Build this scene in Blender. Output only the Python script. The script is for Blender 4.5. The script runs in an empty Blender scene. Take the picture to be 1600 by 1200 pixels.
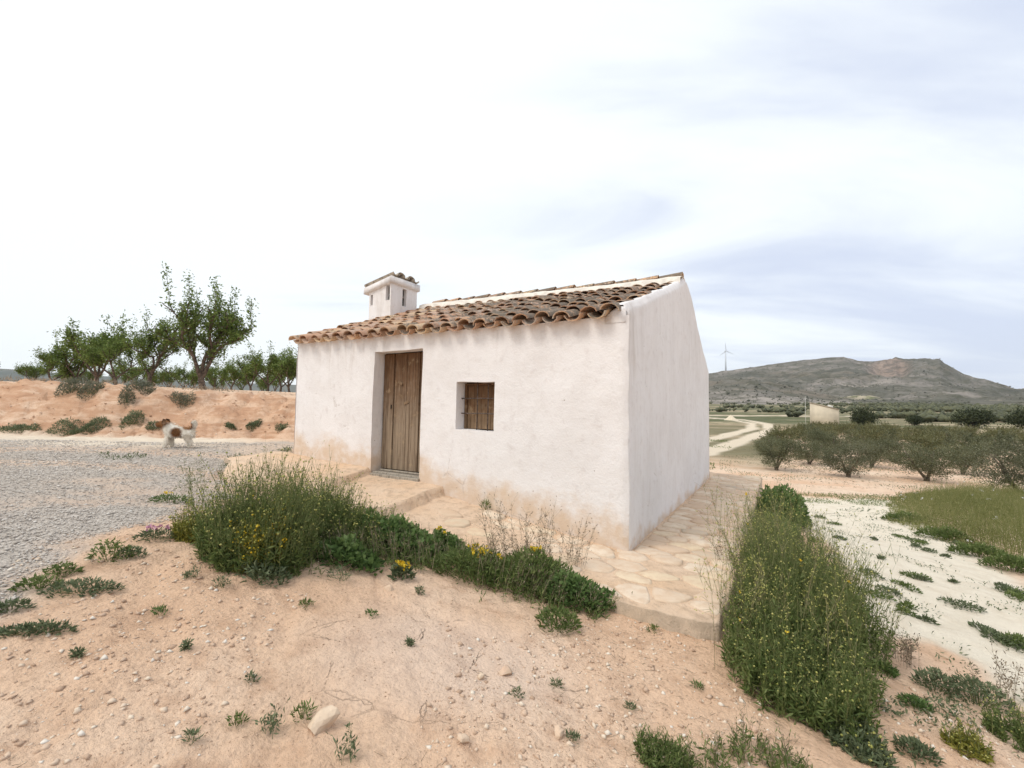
import bpy, bmesh, math, random
import numpy as np
from mathutils import Vector, Matrix, Euler, noise as mnoise

rng = np.random.default_rng(7)
random.seed(7)
scene = bpy.context.scene
COL = scene.collection

# ------------------------------------------------------------------ camera
F_PX, EYE = 690.0, 1.54
PITCH, ROLL = math.atan(40 / 690.0), math.radians(1.0)
cam_data = bpy.data.cameras.new('camera')
cam = bpy.data.objects.new('camera', cam_data)
COL.objects.link(cam)
cam_data.sensor_width = 36.0
cam_data.lens = F_PX / 1600 * 36
cam_data.clip_start, cam_data.clip_end = 0.05, 20000
cam.matrix_world = Matrix.Translation((0, 0, EYE)) @ Matrix.Rotation(math.pi / 2 + PITCH, 4, 'X') @ Matrix.Rotation(ROLL, 4, 'Z')
scene.camera = cam

# ------------------------------------------------------------------ sky, sun, exposure
SUN_DIR = Vector((-0.60, -0.36, 0.95)).normalized()      # towards the sun
SUN_EL = math.asin(SUN_DIR.z)
SUN_AZ = math.atan2(SUN_DIR.x, SUN_DIR.y)
world = bpy.data.worlds.new('World')
scene.world = world
world.use_nodes = True
wt = world.node_tree
wt.nodes.clear()


def wn(t, **kw):
    n = wt.nodes.new(t)
    for k, v in kw.items():
        setattr(n, k, v)
    return n


def wmath(op, a, b=None, c=None, clamp=False):
    n = wn('ShaderNodeMath', operation=op, use_clamp=clamp)
    for i, v in enumerate((a, b, c)):
        if v is None:
            continue
        if isinstance(v, (int, float)):
            n.inputs[i].default_value = v
        else:
            wt.links.new(v, n.inputs[i])
    return n.outputs[0]


w_out = wn('ShaderNodeOutputWorld')
w_bg = wn('ShaderNodeBackground')
w_bg.inputs['Strength'].default_value = 0.1
w_sky = wn('ShaderNodeTexSky', sky_type='NISHITA')
w_sky.sun_disc = False
w_sky.sun_elevation = SUN_EL
w_sky.sun_rotation = SUN_AZ
w_sky.air_density, w_sky.dust_density, w_sky.ozone_density = 1.0, 2.5, 1.0
w_tc = wn('ShaderNodeTexCoord')
w_sep = wn('ShaderNodeSeparateXYZ')
wt.links.new(w_tc.outputs['Generated'], w_sep.inputs[0])
zc = wmath('ADD', wmath('MAXIMUM', w_sep.outputs['Z'], 0.0), 0.16)
w_cmb = wn('ShaderNodeCombineXYZ')
wt.links.new(wmath('DIVIDE', w_sep.outputs['X'], zc), w_cmb.inputs[0])
wt.links.new(wmath('DIVIDE', w_sep.outputs['Y'], zc), w_cmb.inputs[1])
w_map = wn('ShaderNodeMapping')
w_map.inputs['Rotation'].default_value = (0, 0, math.radians(48))
w_map.inputs['Scale'].default_value = (0.45, 1.15, 1)
w_map.inputs['Location'].default_value = (5.6, 0.4, 0)
wt.links.new(w_cmb.outputs[0], w_map.inputs['Vector'])
w_n1 = wn('ShaderNodeTexNoise')
w_n1.inputs['Scale'].default_value = 1.25
w_n1.inputs['Detail'].default_value = 7
w_n1.inputs['Roughness'].default_value = 0.52
w_n1.inputs['Distortion'].default_value = 0.5
wt.links.new(w_map.outputs[0], w_n1.inputs['Vector'])
# the cloud sheet thins out towards +X, where the photograph shows pale blue
cov = wmath('MULTIPLY_ADD', w_sep.outputs['X'], -0.62, 0.86)
cov = wmath('MULTIPLY_ADD', wmath('SUBTRACT', w_n1.outputs['Fac'], 0.5), 2.3, cov, clamp=True)
w_ramp = wn('ShaderNodeMapRange', interpolation_type='SMOOTHSTEP')
w_ramp.inputs['From Min'].default_value = 0.10
w_ramp.inputs['From Max'].default_value = 0.95
w_ramp.inputs['To Min'].default_value = 0.0
w_ramp.inputs['To Max'].default_value = 1.0
wt.links.new(cov, w_ramp.inputs['Value'])
# thin veil colour -> thick cloud colour
w_mix = wn('ShaderNodeMix', data_type='RGBA')
w_mix.inputs['A'].default_value = (7.3, 8.0, 9.6, 1)
w_mix.inputs['B'].default_value = (10.8, 11.3, 11.5, 1)
wt.links.new(w_ramp.outputs[0], w_mix.inputs['Factor'])
w_mix2 = wn('ShaderNodeMix', data_type='RGBA')
w_mix2.inputs['Factor'].default_value = 0.86
wt.links.new(w_sky.outputs[0], w_mix2.inputs['A'])
wt.links.new(w_mix.outputs['Result'], w_mix2.inputs['B'])
wt.links.new(w_mix2.outputs['Result'], w_bg.inputs['Color'])
wt.links.new(w_bg.outputs[0], w_out.inputs[0])

sun_data = bpy.data.lights.new('sun', 'SUN')
sun_data.energy = 1.5
sun_data.angle = math.radians(20)
sun_data.color = (1.0, 0.95, 0.87)
sun = bpy.data.objects.new('sun', sun_data)
COL.objects.link(sun)
sun.rotation_euler = SUN_DIR.to_track_quat('Z', 'Y').to_euler()
sun.location = (-20, -8, 40)

vs = scene.view_settings
vs.view_transform = 'Standard'
vs.look = 'None'
vs.exposure = 0.12
vs.gamma = 1.0
vs.use_curve_mapping = False
scene.cycles.max_bounces = 6
scene.cycles.use_denoising = True
scene.cycles.volume_bounces = 0

# ------------------------------------------------------------------ helpers: pixels, noise
_cp, _sp = math.cos(PITCH), math.sin(PITCH)
_fw = np.array([0, _cp, _sp])
_u0 = np.array([0, -_sp, _cp])
_r0 = np.array([1.0, 0, 0])
_rt = _r0 * math.cos(ROLL) + _u0 * math.sin(ROLL)
_up = -_r0 * math.sin(ROLL) + _u0 * math.cos(ROLL)
_C = np.array([0, 0, EYE])


def ray(x, y):
    return _fw + _rt * (x - 800) / F_PX + _up * (600 - y) / F_PX


def at_z(x, y, z):
    d = ray(x, y)
    return _C + d * ((z - EYE) / d[2])


def at_y(x, y, Y):
    d = ray(x, y)
    return _C + d * (Y / d[1])


def smooth(a, b, x):
    t = np.clip((np.asarray(x, float) - a) / (b - a), 0, 1)
    return t * t * (3 - 2 * t)


def _hash(ix, iy, seed):
    h = (ix.astype(np.int64) * 374761393 + iy.astype(np.int64) * 668265263 + seed * 1442695041) & 0xFFFFFFFF
    h = ((h ^ (h >> 13)) * 1274126177) & 0xFFFFFFFF
    h = h ^ (h >> 16)
    return (h & 0xFFFFFF) / float(0xFFFFFF)


def vnoise(x, y, seed=0):
    x = np.asarray(x, float); y = np.asarray(y, float)
    ix = np.floor(x); iy = np.floor(y)
    fx = x - ix; fy = y - iy
    fx = fx * fx * (3 - 2 * fx); fy = fy * fy * (3 - 2 * fy)
    a = _hash(ix, iy, seed); b = _hash(ix + 1, iy, seed)
    c = _hash(ix, iy + 1, seed); d = _hash(ix + 1, iy + 1, seed)
    return (a + (b - a) * fx) * (1 - fy) + (c + (d - c) * fx) * fy


def fbm(x, y, seed=0, octs=4, rough=0.5):
    s = 0; a = 1; t = 0
    for o in range(octs):
        s = s + a * (vnoise(x * 2 ** o, y * 2 ** o, seed + 17 * o) - 0.5)
        t += a; a *= rough
    return s / t * 2        # about -1..1


# ------------------------------------------------------------------ house frame
K = at_z(981, 864, 0.0)
_a = math.radians(58.8)
LX = np.array([math.sin(_a), -math.cos(_a)])      # house local x (to the right along the front)
LY = np.array([math.cos(_a), math.sin(_a)])       # house local y (into depth)
HL, HD = 6.2, 6.6


def to_local(X, Y):
    dx = X - K[0]; dy = Y - K[1]
    return dx * LX[0] + dy * LX[1], dx * LY[0] + dy * LY[1]


def to_world(x, y):
    return K[0] + x * LX[0] + y * LY[0], K[1] + x * LX[1] + y * LY[1]


HOUSE_M = Matrix.Translation((K[0], K[1], 0)) @ Matrix.Rotation(_a - math.pi / 2, 4, 'Z')


# surface of the apron round the house (local coordinates)
def apron_z(x, y):
    x = np.asarray(x, float); y = np.asarray(y, float)
    s = -x
    wob = 0.05 * fbm(x * 2.1, y * 2.1, 5, 3)
    right = np.interp(s, [-1.2, 0, 1.4, 2.6, 3.2], [-0.025, 0.0, 0.16, 0.34, 0.40])
    mid = np.interp(s, [2.4, 4.2], [0.455, 0.49])
    left = np.interp(s, [3.8, 6.2, 7.6], [0.565, 0.66, 0.70])
    eR = 2.62 + 0.10 * y + wob
    eL = 4.12 + 0.28 * y + wob
    z = right + (mid - right) * smooth(-0.016, 0.016, s - eR)
    z = z + (left - mid) * smooth(-0.022, 0.022, s - eL)
    z = z + 0.07 * np.minimum(y, 0) * smooth(-0.2, 1.2, s)
    front = smooth(-0.95, -1.3, y) * smooth(2.3, 3.2, s)
    z = z - 0.10 * front
    return z + 0.016 * fbm(x * 2.6, y * 2.6, 9, 3) + 0.006 * fbm(x * 11, y * 11, 10, 3)


def in_apron(x, y):
    fr = 1.22 + 0.05 * np.sin(x * 3.1) + 0.22 * smooth(3.5, 5.0, -x) - .5 * smooth(5.6, 6.7, -x)
    a = (x > -6.75) & (x < 1.05) & (y > -fr) & (y < 0.2)
    b = (x > -0.2) & (x < 1.05) & (y > -1.22) & (y < 7.75)
    return a | b


# ------------------------------------------------------------------ terrain height
_ctl = []


def _cl(x, y, z):
    X, Y = to_world(x, y); _ctl.append((X, Y, z))


for c in [(1.1, -1.35, -.13), (0, -1.35, -.10), (-1.5, -1.4, 0.05), (-3, -1.5, .20), (-4.5, -1.9, .40), (-6.2, -1.9, .56), (-7.6, 0, .66), (-7.0, 3, .74), (-7.0, 7, .80),
          (1.25, 0, -.22), (1.25, 3, -.30), (1.25, 7.5, -.42), (2.6, 0, -.40), (2.6, 4, -.52), (5, 2, -.66), (4, -2.0, -.55), (6, 6, -.8)]:
    _cl(*c)
_ctl += [(0, 0, -.02), (-1.6, 1.2, .22), (1.4, 1.4, -.16), (0, 2.2, -.03), (-1.2, 2.6, .2), (-3.0, 3.0, .47), (-2.2, 4.2, .46), (-4.2, 2.6, .55), (-5, 5, .62), (-8, 8, .68), (-4.5, 10, .74),
         (-10, 5, .66), (-6, 0, .6), (0, -3, 0), (-4, -5, .4), (4, -4, -.5), (2.9, 2.3, -.42), (4.2, 3.4, -.55), (6, 1, -.8), (8, 6, -.85), (0.9, 2.9, -.13)]
_ctl = np.array(_ctl)


def _phi(r2):
    return 0.5 * r2 * np.log(r2 + 1e-9)


def _tps():
    n = len(_ctl)
    d2 = ((_ctl[:, None, :2] - _ctl[None, :, :2]) ** 2).sum(-1)
    A = np.zeros((n + 3, n + 3))
    A[:n, :n] = _phi(d2) + np.eye(n) * 0.15
    A[:n, n] = 1; A[:n, n + 1:] = _ctl[:, :2]
    A[n, :n] = 1; A[n + 1:, :n] = _ctl[:, :2].T
    b = np.zeros(n + 3); b[:n] = _ctl[:, 2]
    return np.linalg.solve(A, b)


_W = _tps()


def near_h(X, Y):
    n = len(_ctl)
    out = _W[n] + _W[n + 1] * X + _W[n + 2] * Y
    for i in range(n):
        out = out + _W[i] * _phi((X - _ctl[i, 0]) ** 2 + (Y - _ctl[i, 1]) ** 2)
    return out


def bank_t(X, Y):
    foot = 11.1 + 0.35 * fbm(X * 0.25, X * 0 + 3.3, 31, 3) + 0.06 * (X + 8)
    wid = 2.1 + 0.5 * fbm(X * 0.4, X * 0 + 1.3, 33, 2)
    return (Y - foot) / wid


def far_h(X, Y):
    # left: gravel yard, earth bank, orchard terrace behind it
    crest = np.interp(X, [-40, -14, -9, -6, 0], [2.25, 2.13, 1.93, 1.74, 1.60])
    t = bank_t(X, Y)
    zl = 0.70 + (crest - 0.70) * smooth(0, 1, t) + 0.018 * np.clip(Y - 13.5, 0, 60) - 0.004 * np.clip(Y - 75, 0, 400)
    # right: falls to the grove, level, then climbs towards the hills
    r = np.hypot(X, Y)
    zr = np.interp(r, [0, 7, 12, 17, 22, 30, 60, 110, 180, 300, 700, 9000], [-.2, -.6, -.85, -1.1, -1.3, -1.4, -1.35, -1.2, 0.3, 4.0, 17, 17])
    w = smooth(-1.5, 5.0, X - 0.10 * (Y - 11)) 
    zl = np.where(Y < 4, 0.66 + 0 * zl, zl)
    return zl * (1 - w) + zr * w


def ground_h(X, Y, detail=True):
    X = np.asarray(X, float); Y = np.asarray(Y, float)
    r = np.hypot(X + 0.5, Y - 3.0)
    wf = smooth(7.2, 9.8, r)
    z = near_h(np.clip(X, -13, 13), np.clip(Y, -8, 14)) * (1 - wf) + far_h(X, Y) * wf
    if detail:
        d = np.hypot(X, Y)
        near = 1 - smooth(10, 30, d)
        z = z + near * (0.030 * fbm(X * 0.9, Y * 0.9, 41, 3) + 0.020 * fbm(X * 5, Y * 5, 43, 4, .6) + 0.010 * fbm(X * 17, Y * 17, 47, 3, .6))
        bt = bank_t(X, Y)
        bm = smooth(-.1, .15, bt) * (1 - smooth(.9, 1.3, bt)) * (1 - smooth(0, 4, X))
        z = z + bm * (0.22 * fbm(X * 1.1, Y * 1.4, 51, 4) + 0.17 * fbm(X * 3.0, Y * 4.5, 53, 4, .7) - 0.10 * (1 - smooth(0, .2, np.abs(fbm(X * 1.6, Y * .5, 55, 3)))))
        z = z + smooth(20, 60, d) * 0.25 * fbm(X * 0.05, Y * 0.05, 57, 3)
        # runnels in the soft soil of the foreground
        rill = np.abs(fbm(X * 1.5 + 0.4 * Y, Y * 0.7, 61, 3))
        z = z - near * 0.02 * (1 - smooth(0, .14, rill)) * smooth(1.0, -1.0, X)
    lx, ly = to_local(X, Y)
    ap = in_apron(lx, ly) & (r < 11)
    z = np.where(ap, np.minimum(z, apron_z(lx, ly) - 0.07), z)
    return z


def hit(px, py, dmax=900.0):
    """where the sight line through a pixel meets the ground"""
    d = ray(px, py)
    hd = math.hypot(d[0], d[1])
    ts = np.exp(np.linspace(math.log(0.8), math.log(dmax), 900)) / hd
    P = _C[None, :] + ts[:, None] * d[None, :]
    g = ground_h(P[:, 0], P[:, 1], False)
    below = np.nonzero(P[:, 2] <= g)[0]
    if len(below) == 0:
        return P[-1]
    i = below[0]
    p = P[i]
    return np.array([p[0], p[1], float(ground_h(p[0], p[1]))])


# ------------------------------------------------------------------ mesh helpers
class Geo:
    """collects vertices and tri / quad faces with one tint value per face, builds ONE mesh"""

    def __init__(self):
        self.v, self.f4, self.f3, self.t4, self.t3, self.n = [], [], [], [], [], 0

    def add(self, V, quads=None, tris=None, tint=None):
        V = np.asarray(V, float).reshape(-1, 3)
        if quads is not None and len(quads):
            q = np.asarray(quads, int).reshape(-1, 4) + self.n
            self.f4.append(q)
            self.t4.append(np.broadcast_to(0.5 if tint is None else tint, (len(q),)).astype(float))
        if tris is not None and len(tris):
            q = np.asarray(tris, int).reshape(-1, 3) + self.n
            self.f3.append(q)
            self.t3.append(np.broadcast_to(0.5 if tint is None else tint, (len(q),)).astype(float))
        self.v.append(V); self.n += len(V)
        return self

    def mesh(self, name, mat=None, smooth_shade=False):
        me = bpy.data.meshes.new(name)
        V = np.concatenate(self.v) if self.v else np.zeros((0, 3))
        q = np.concatenate(self.f4) if self.f4 else np.zeros((0, 4), int)
        t = np.concatenate(self.f3) if self.f3 else np.zeros((0, 3), int)
        tint = np.concatenate(self.t4 + self.t3) if (self.t4 or self.t3) else np.zeros(0)
        me.vertices.add(len(V)); me.vertices.foreach_set('co', V.ravel().astype(np.float32))
        me.loops.add(q.size + t.size)
        me.loops.foreach_set('vertex_index', np.concatenate([q.ravel(), t.ravel()]).astype(np.int32))
        me.polygons.add(len(q) + len(t))
        ls = np.concatenate([np.arange(len(q)) * 4, q.size + np.arange(len(t)) * 3]).astype(np.int32)
        me.polygons.foreach_set('loop_start', ls)
        me.update(calc_edges=True)
        if smooth_shade:
            me.polygons.foreach_set('use_smooth', np.ones(len(me.polygons), bool))
        at = me.attributes.new('tint', 'FLOAT', 'FACE')
        at.data.foreach_set('value', tint.astype(np.float32))
        if mat:
            me.materials.append(mat)
        me.update()
        return me


def link(name, data, parent=None, label=None, cat=None, group=None, kind=None):
    o = bpy.data.objects.new(name, data)
    COL.objects.link(o)
    if parent is not None:
        o.parent = parent
    tag(o, label, cat, group, kind)
    return o


def tag(o, label=None, cat=None, group=None, kind=None):
    if label: o['label'] = label
    if cat: o['category'] = cat
    if group: o['group'] = group
    if kind: o['kind'] = kind
    return o


def box_np(x0, x1, y0, y1, z0, z1):
    V = [(x0, y0, z0), (x1, y0, z0), (x1, y1, z0), (x0, y1, z0), (x0, y0, z1), (x1, y0, z1), (x1, y1, z1), (x0, y1, z1)]
    Q = [(0, 3, 2, 1), (4, 5, 6, 7), (0, 1, 5, 4), (1, 2, 6, 5), (2, 3, 7, 6), (3, 0, 4, 7)]
    return np.array(V, float), Q


def bevel_box(name, x0, x1, y0, y1, z0, z1, mat, parent=None, bev=0.008, jit=0.0, segs=1):
    bm = bmesh.new()
    V, Q = box_np(x0, x1, y0, y1, z0, z1)
    vs_ = [bm.verts.new(v) for v in V]
    for q in Q: bm.faces.new([vs_[i] for i in q])
    if bev: bmesh.ops.bevel(bm, geom=bm.edges[:], offset=bev, segments=segs, affect='EDGES')
    if jit:
        for v in bm.verts: v.co += Vector((random.uniform(-jit, jit), random.uniform(-jit, jit), random.uniform(-jit, jit)))
    me = bpy.data.meshes.new(name)
    bm.to_mesh(me); bm.free()
    me.materials.append(mat)
    return link(name, me, parent)


def tube(geo, pts, radii, sides=6, tint=0.5, cap=True):
    pts = np.asarray(pts, float); n = len(pts)
    radii = np.broadcast_to(radii, (n,))
    tan = np.gradient(pts, axis=0)
    tan /= np.linalg.norm(tan, axis=1)[:, None] + 1e-9
    ref = np.array([0, 0, 1.0]) if abs(tan[0][2]) < 0.9 else np.array([1.0, 0, 0])
    V = []
    for i in range(n):
        a = np.cross(tan[i], ref); a /= np.linalg.norm(a) + 1e-9
        b = np.cross(tan[i], a)
        ang = np.arange(sides) * 2 * math.pi / sides
        V.append(pts[i] + radii[i] * (np.cos(ang)[:, None] * a + np.sin(ang)[:, None] * b))
        ref = -b if False else ref
    V = np.concatenate(V)
    Q = []
    for i in range(n - 1):
        for j in range(sides):
            k = (j + 1) % sides
            Q.append((i * sides + j, i * sides + k, (i + 1) * sides + k, (i + 1) * sides + j))
    T = []
    if cap:
        for j in range(1, sides - 1):
            T.append(((n - 1) * sides, (n - 1) * sides + j, (n - 1) * sides + j + 1))
            T.append((0, j + 1, j))
    geo.add(V, Q, T, tint)


def norm(v):
    return v / (np.linalg.norm(v, axis=-1, keepdims=True) + 1e-9)


def leaves(geo, base, direc, length, width, fold=0.25, tint=None, flat=None):
    """rhombic leaves, one quad each; base (N,3), direc (N,3)"""
    base = np.asarray(base, float); N = len(base)
    if N == 0: return
    d = norm(np.asarray(direc, float))
    r = norm(rng.normal(size=(N, 3)) if flat is None else np.broadcast_to(flat, (N, 3)) + 0.35 * rng.normal(size=(N, 3)))
    side = norm(np.cross(d, r))
    nrm = np.cross(side, d)
    length = np.broadcast_to(length, (N,))[:, None]; width = np.broadcast_to(width, (N,))[:, None]
    tip = base + d * length - nrm * length * 0.12
    mid = base + d * length * 0.5 + nrm * length * fold * 0.3
    V = np.stack([base, mid + side * width / 2, tip, mid - side * width / 2], 1).reshape(-1, 3)
    Q = np.arange(N * 4).reshape(N, 4)
    geo.add(V, Q, None, rng.random(N) if tint is None else tint)


def ribbons(geo, P, w0, w1=0.0, tint=None):
    """blades / stems; P (N,M,3) centre lines"""
    P = np.asarray(P, float); N, M = P.shape[:2]
    side = rng.normal(size=(N, 1, 3)); side[..., 2] *= 0.2
    axis = norm(P[:, -1] - P[:, 0])[:, None, :]
    side = norm(np.cross(axis, side))
    w = np.linspace(0, 1, M)[None, :, None]
    w = (np.broadcast_to(w0, (N,))[:, None, None] * (1 - w) + np.broadcast_to(w1, (N,))[:, None, None] * w) / 2
    L = P + side * w; R = P - side * w
    V = np.stack([L, R], 2).reshape(-1, 3)
    b = (np.arange(N) * M * 2)[:, None] + (np.arange(M - 1) * 2)[None, :]
    Q = np.stack([b, b + 1, b + 3, b + 2], -1).reshape(-1, 4)
    t = rng.random(N) if tint is None else np.broadcast_to(tint, (N,))
    geo.add(V, Q, None, np.repeat(t, M - 1))


_oct = np.array([(1, 0, 0), (0, 1, 0), (-1, 0, 0), (0, -1, 0), (0, 0, 1), (0, 0, -1)], float)
_octf = np.array([(0, 1, 4), (1, 2, 4), (2, 3, 4), (3, 0, 4), (1, 0, 5), (2, 1, 5), (3, 2, 5), (0, 3, 5)])


def blobs(geo, C, S, tint=None, jit=0.25, flat=0.6):
    """small angular lumps (pebbles, buds); C (N,3), S (N,)"""
    C = np.asarray(C, float); N = len(C)
    if N == 0: return
    V = _oct[None] * (1 + jit * rng.uniform(-1, 1, size=(N, 6, 3))) + jit * 0.5 * rng.uniform(-1, 1, size=(N, 6, 3))
    a = rng.uniform(0, 6.28, N); c, s = np.cos(a), np.sin(a)
    asp = rng.uniform(0.6, 1.3, N)
    x = V[..., 0] * asp[:, None]; y = V[..., 1]
    V = np.stack([x * c[:, None] - y * s[:, None], x * s[:, None] + y * c[:, None], V[..., 2] * flat], -1)
    V = V * np.broadcast_to(S, (N,))[:, None, None] + C[:, None, :]
    T = (_octf[None] + (np.arange(N) * 6)[:, None, None]).reshape(-1, 3)
    t = rng.random(N) if tint is None else np.broadcast_to(tint, (N,))
    geo.add(V.reshape(-1, 3), None, T, np.repeat(t, 8))


# chunky 14-face stone, better for larger pieces
def stone_mesh(name, mat, size, seed, flat=0.6, sub=2):
    bm = bmesh.new()
    bmesh.ops.create_icosphere(bm, subdivisions=sub, radius=1.0)
    off = Vector((seed * 3.7, seed * 1.9, seed * 0.7))
    planes = [Vector((random.gauss(0, 1), random.gauss(0, 1), random.gauss(0, 1))).normalized() for _ in range(9)]
    for v in bm.verts:
        n = v.co.normalized()
        for p in planes:                       # flat facets
            dd = v.co.dot(p)
            if dd > 0.56: v.co -= p * (dd - 0.56)
        v.co *= 1 + 0.20 * mnoise.noise(n * 1.6 + off) + 0.04 * mnoise.noise(n * 5 + off)
        v.co.x *= size[0]; v.co.y *= size[1]; v.co.z *= size[2] * flat
    me = bpy.data.meshes.new(name)
    bm.to_mesh(me); bm.free()
    me.materials.append(mat)
    return me

# ------------------------------------------------------------------ materials
class NT:
    def __init__(self, name):
        self.m = bpy.data.materials.new(name); self.m.use_nodes = True
        self.t = self.m.node_tree; self.t.nodes.clear()
        self.out = self.t.nodes.new('ShaderNodeOutputMaterial')
        self.b = self.t.nodes.new('ShaderNodeBsdfPrincipled')
        self.b.inputs['Roughness'].default_value = 0.9
        self.b.inputs['Specular IOR Level'].default_value = 0.25
        self.t.links.new(self.b.outputs[0], self.out.inputs[0])

    def n(self, t, **kw):
        n = self.t.nodes.new(t)
        for k, v in kw.items(): setattr(n, k, v)
        return n

    def put(self, v, sock):
        if isinstance(v, bpy.types.NodeSocket): self.t.links.new(v, sock)
        elif isinstance(v, (tuple, list)) and len(v) == 3 and sock.type == 'RGBA': sock.default_value = (*v, 1)
        else: sock.default_value = v

    def pos(self): return self.n('ShaderNodeNewGeometry').outputs['Position']
    def obj(self): return self.n('ShaderNodeTexCoord').outputs['Object']

    def mapping(self, vec, scale=(1, 1, 1), loc=(0, 0, 0)):
        m = self.n('ShaderNodeMapping'); self.put(vec, m.inputs['Vector'])
        self.put(scale, m.inputs['Scale']); self.put(loc, m.inputs['Location'])
        return m.outputs[0]

    def noise(self, vec, scale, detail=4, rough=0.55, dist=0.0):
        n = self.n('ShaderNodeTexNoise'); self.put(vec, n.inputs['Vector'])
        n.inputs['Scale'].default_value = scale; n.inputs['Detail'].default_value = detail
        n.inputs['Roughness'].default_value = rough; n.inputs['Distortion'].default_value = dist
        return n.outputs['Fac']

    def voro(self, vec, scale, feature='F1', out='Distance', rand=1.0):
        n = self.n('ShaderNodeTexVoronoi', feature=feature); self.put(vec, n.inputs['Vector'])
        n.inputs['Scale'].default_value = scale; n.inputs['Randomness'].default_value = rand
        return n.outputs[out]

    def math(self, op, a, b=0.0, c=0.0, clamp=False):
        n = self.n('ShaderNodeMath', operation=op, use_clamp=clamp)
        for i, v in enumerate((a, b, c)): self.put(v, n.inputs[i])
        return n.outputs[0]

    def ramp(self, v, lo, hi, a=0.0, b=1.0):
        n = self.n('ShaderNodeMapRange', interpolation_type='SMOOTHSTEP')
        self.put(v, n.inputs['Value'])
        for k, x in zip(('From Min', 'From Max', 'To Min', 'To Max'), (lo, hi, a, b)): n.inputs[k].default_value = x
        return n.outputs[0]

    def mix(self, f, a, b, blend='MIX'):
        n = self.n('ShaderNodeMix', data_type='RGBA', blend_type=blend)
        self.put(f, n.inputs['Factor']); self.put(a, n.inputs['A']); self.put(b, n.inputs['B'])
        return n.outputs['Result']

    def attr(self, name, out='Fac'):
        n = self.n('ShaderNodeAttribute', attribute_name=name)
        return n.outputs[out]

    def sep(self, c):
        n = self.n('ShaderNodeSeparateColor'); self.put(c, n.inputs[0])
        return n.outputs

    def xyz(self, c):
        n = self.n('ShaderNodeSeparateXYZ'); self.put(c, n.inputs[0])
        return n.outputs

    def rnd(self): return self.n('ShaderNodeObjectInfo').outputs['Random']

    def cramp(self, v, stops):
        n = self.n('ShaderNodeValToRGB'); self.put(v, n.inputs[0])
        el = n.color_ramp.elements
        while len(el) < len(stops): el.new(0.5)
        for e, (p, c) in zip(el, stops): e.position = p; e.color = (*c, 1)
        return n.outputs[0]

    def color(self, c): self.put(c, self.b.inputs['Base Color'])

    def bump(self, h, strength=0.5, dist=0.01):
        n = self.n('ShaderNodeBump'); self.put(h, n.inputs['Height'])
        n.inputs['Strength'].default_value = strength; n.inputs['Distance'].default_value = dist
        self.t.links.new(n.outputs[0], self.b.inputs['Normal'])

    def translucent(self, c, f=0.3):
        tr = self.n('ShaderNodeBsdfTranslucent'); self.put(c, tr.inputs[0])
        mx = self.n('ShaderNodeMixShader'); mx.inputs[0].default_value = f
        self.t.links.new(self.b.outputs[0], mx.inputs[1]); self.t.links.new(tr.outputs[0], mx.inputs[2])
        self.t.links.new(mx.outputs[0], self.out.inputs[0])


def leaf_mat(name, dark, mid, light, trans=0.28, rough=0.6):
    k = NT(name)
    c = k.cramp(k.attr('tint'), [(0, dark), (0.55, mid), (1, light)])
    k.color(c); k.b.inputs['Roughness'].default_value = rough
    k.translucent(c, trans)
    return k.m


def plain(name, c, var=0.12, rough=0.85, scale=6):
    k = NT(name)
    n = k.noise(k.obj(), scale, 4)
    lo = tuple(x * (1 - 2 * var) for x in c); hi = tuple(min(1, x * (1 + 2 * var)) for x in c)
    k.color(k.mix(k.ramp(n, .3, .7), lo, hi)); k.b.inputs['Roughness'].default_value = rough
    k.bump(n, 0.4, 0.01)
    return k.m


SOIL, SOIL_D, SOIL_L = (.72, .48, .32), (.52, .325, .21), (.80, .595, .44)
# ---- ground
k = NT('ground_soil')
p = k.pos()
z1 = k.sep(k.attr('zone', 'Color')); z2 = k.sep(k.attr('zone2', 'Color'))
big = k.noise(p, 0.55, 5, .55, .4); med = k.noise(p, 4.5, 5, .6); fine = k.noise(p, 38, 4, .65); grit = k.noise(p, 160, 2, .6)
soil = k.mix(k.ramp(big, .35, .68), SOIL, SOIL_L)
soil = k.mix(k.ramp(med, .48, .72, 0, .7), soil, SOIL_D)
soil = k.mix(k.ramp(fine, .48, .72, 0, .5), soil, (.46, .31, .21))
soil = k.mix(k.ramp(k.noise(p, 11, 5, .7), .56, .70, 0, .5), soil, (.42, .275, .185))
soil = k.mix(k.ramp(grit, .60, .75, 0, .4), soil, (.72, .60, .50))
# pale crust with shrinkage cracks in the middle foreground
crk = k.voro(k.mapping(p, (1, 1, 0.3)), 2.6, 'DISTANCE_TO_EDGE')
wob = k.noise(p, 4.0, 6, .7)
crk = k.math('ADD', crk, k.math('MULTIPLY', k.math('SUBTRACT', wob, .5), .26))
crmask = k.math('MULTIPLY', k.ramp(k.math('ABSOLUTE', crk), 0.0, .008, 1, 0), k.math('MULTIPLY', z1[2], k.ramp(k.noise(p, 1.7, 2), .44, .54)))
soil = k.mix(k.math('MULTIPLY', z1[2], .5), soil, (.74, .585, .48))
soil = k.mix(crmask, soil, (.20, .13, .09))
# reddish bank
bk = k.noise(k.mapping(p, (.8, 2.2, 3.5)), 1.4, 6, .65, .5)
soil = k.mix(k.math('MULTIPLY', z2[2], k.ramp(bk, .36, .60, .15, .9)), soil, (.52, .30, .185))
soil = k.mix(k.math('MULTIPLY', z2[2], k.ramp(bk, .58, .72, 0, .6)), soil, (.36, .205, .125))
# pale sand of the track
sand = k.mix(k.ramp(med, .4, .7), (.82, .735, .60), (.74, .645, .51))
sand = k.mix(k.ramp(fine, .55, .75, 0, .4), sand, (.52, .43, .32))
c = k.mix(z1[1], soil, sand)
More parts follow.
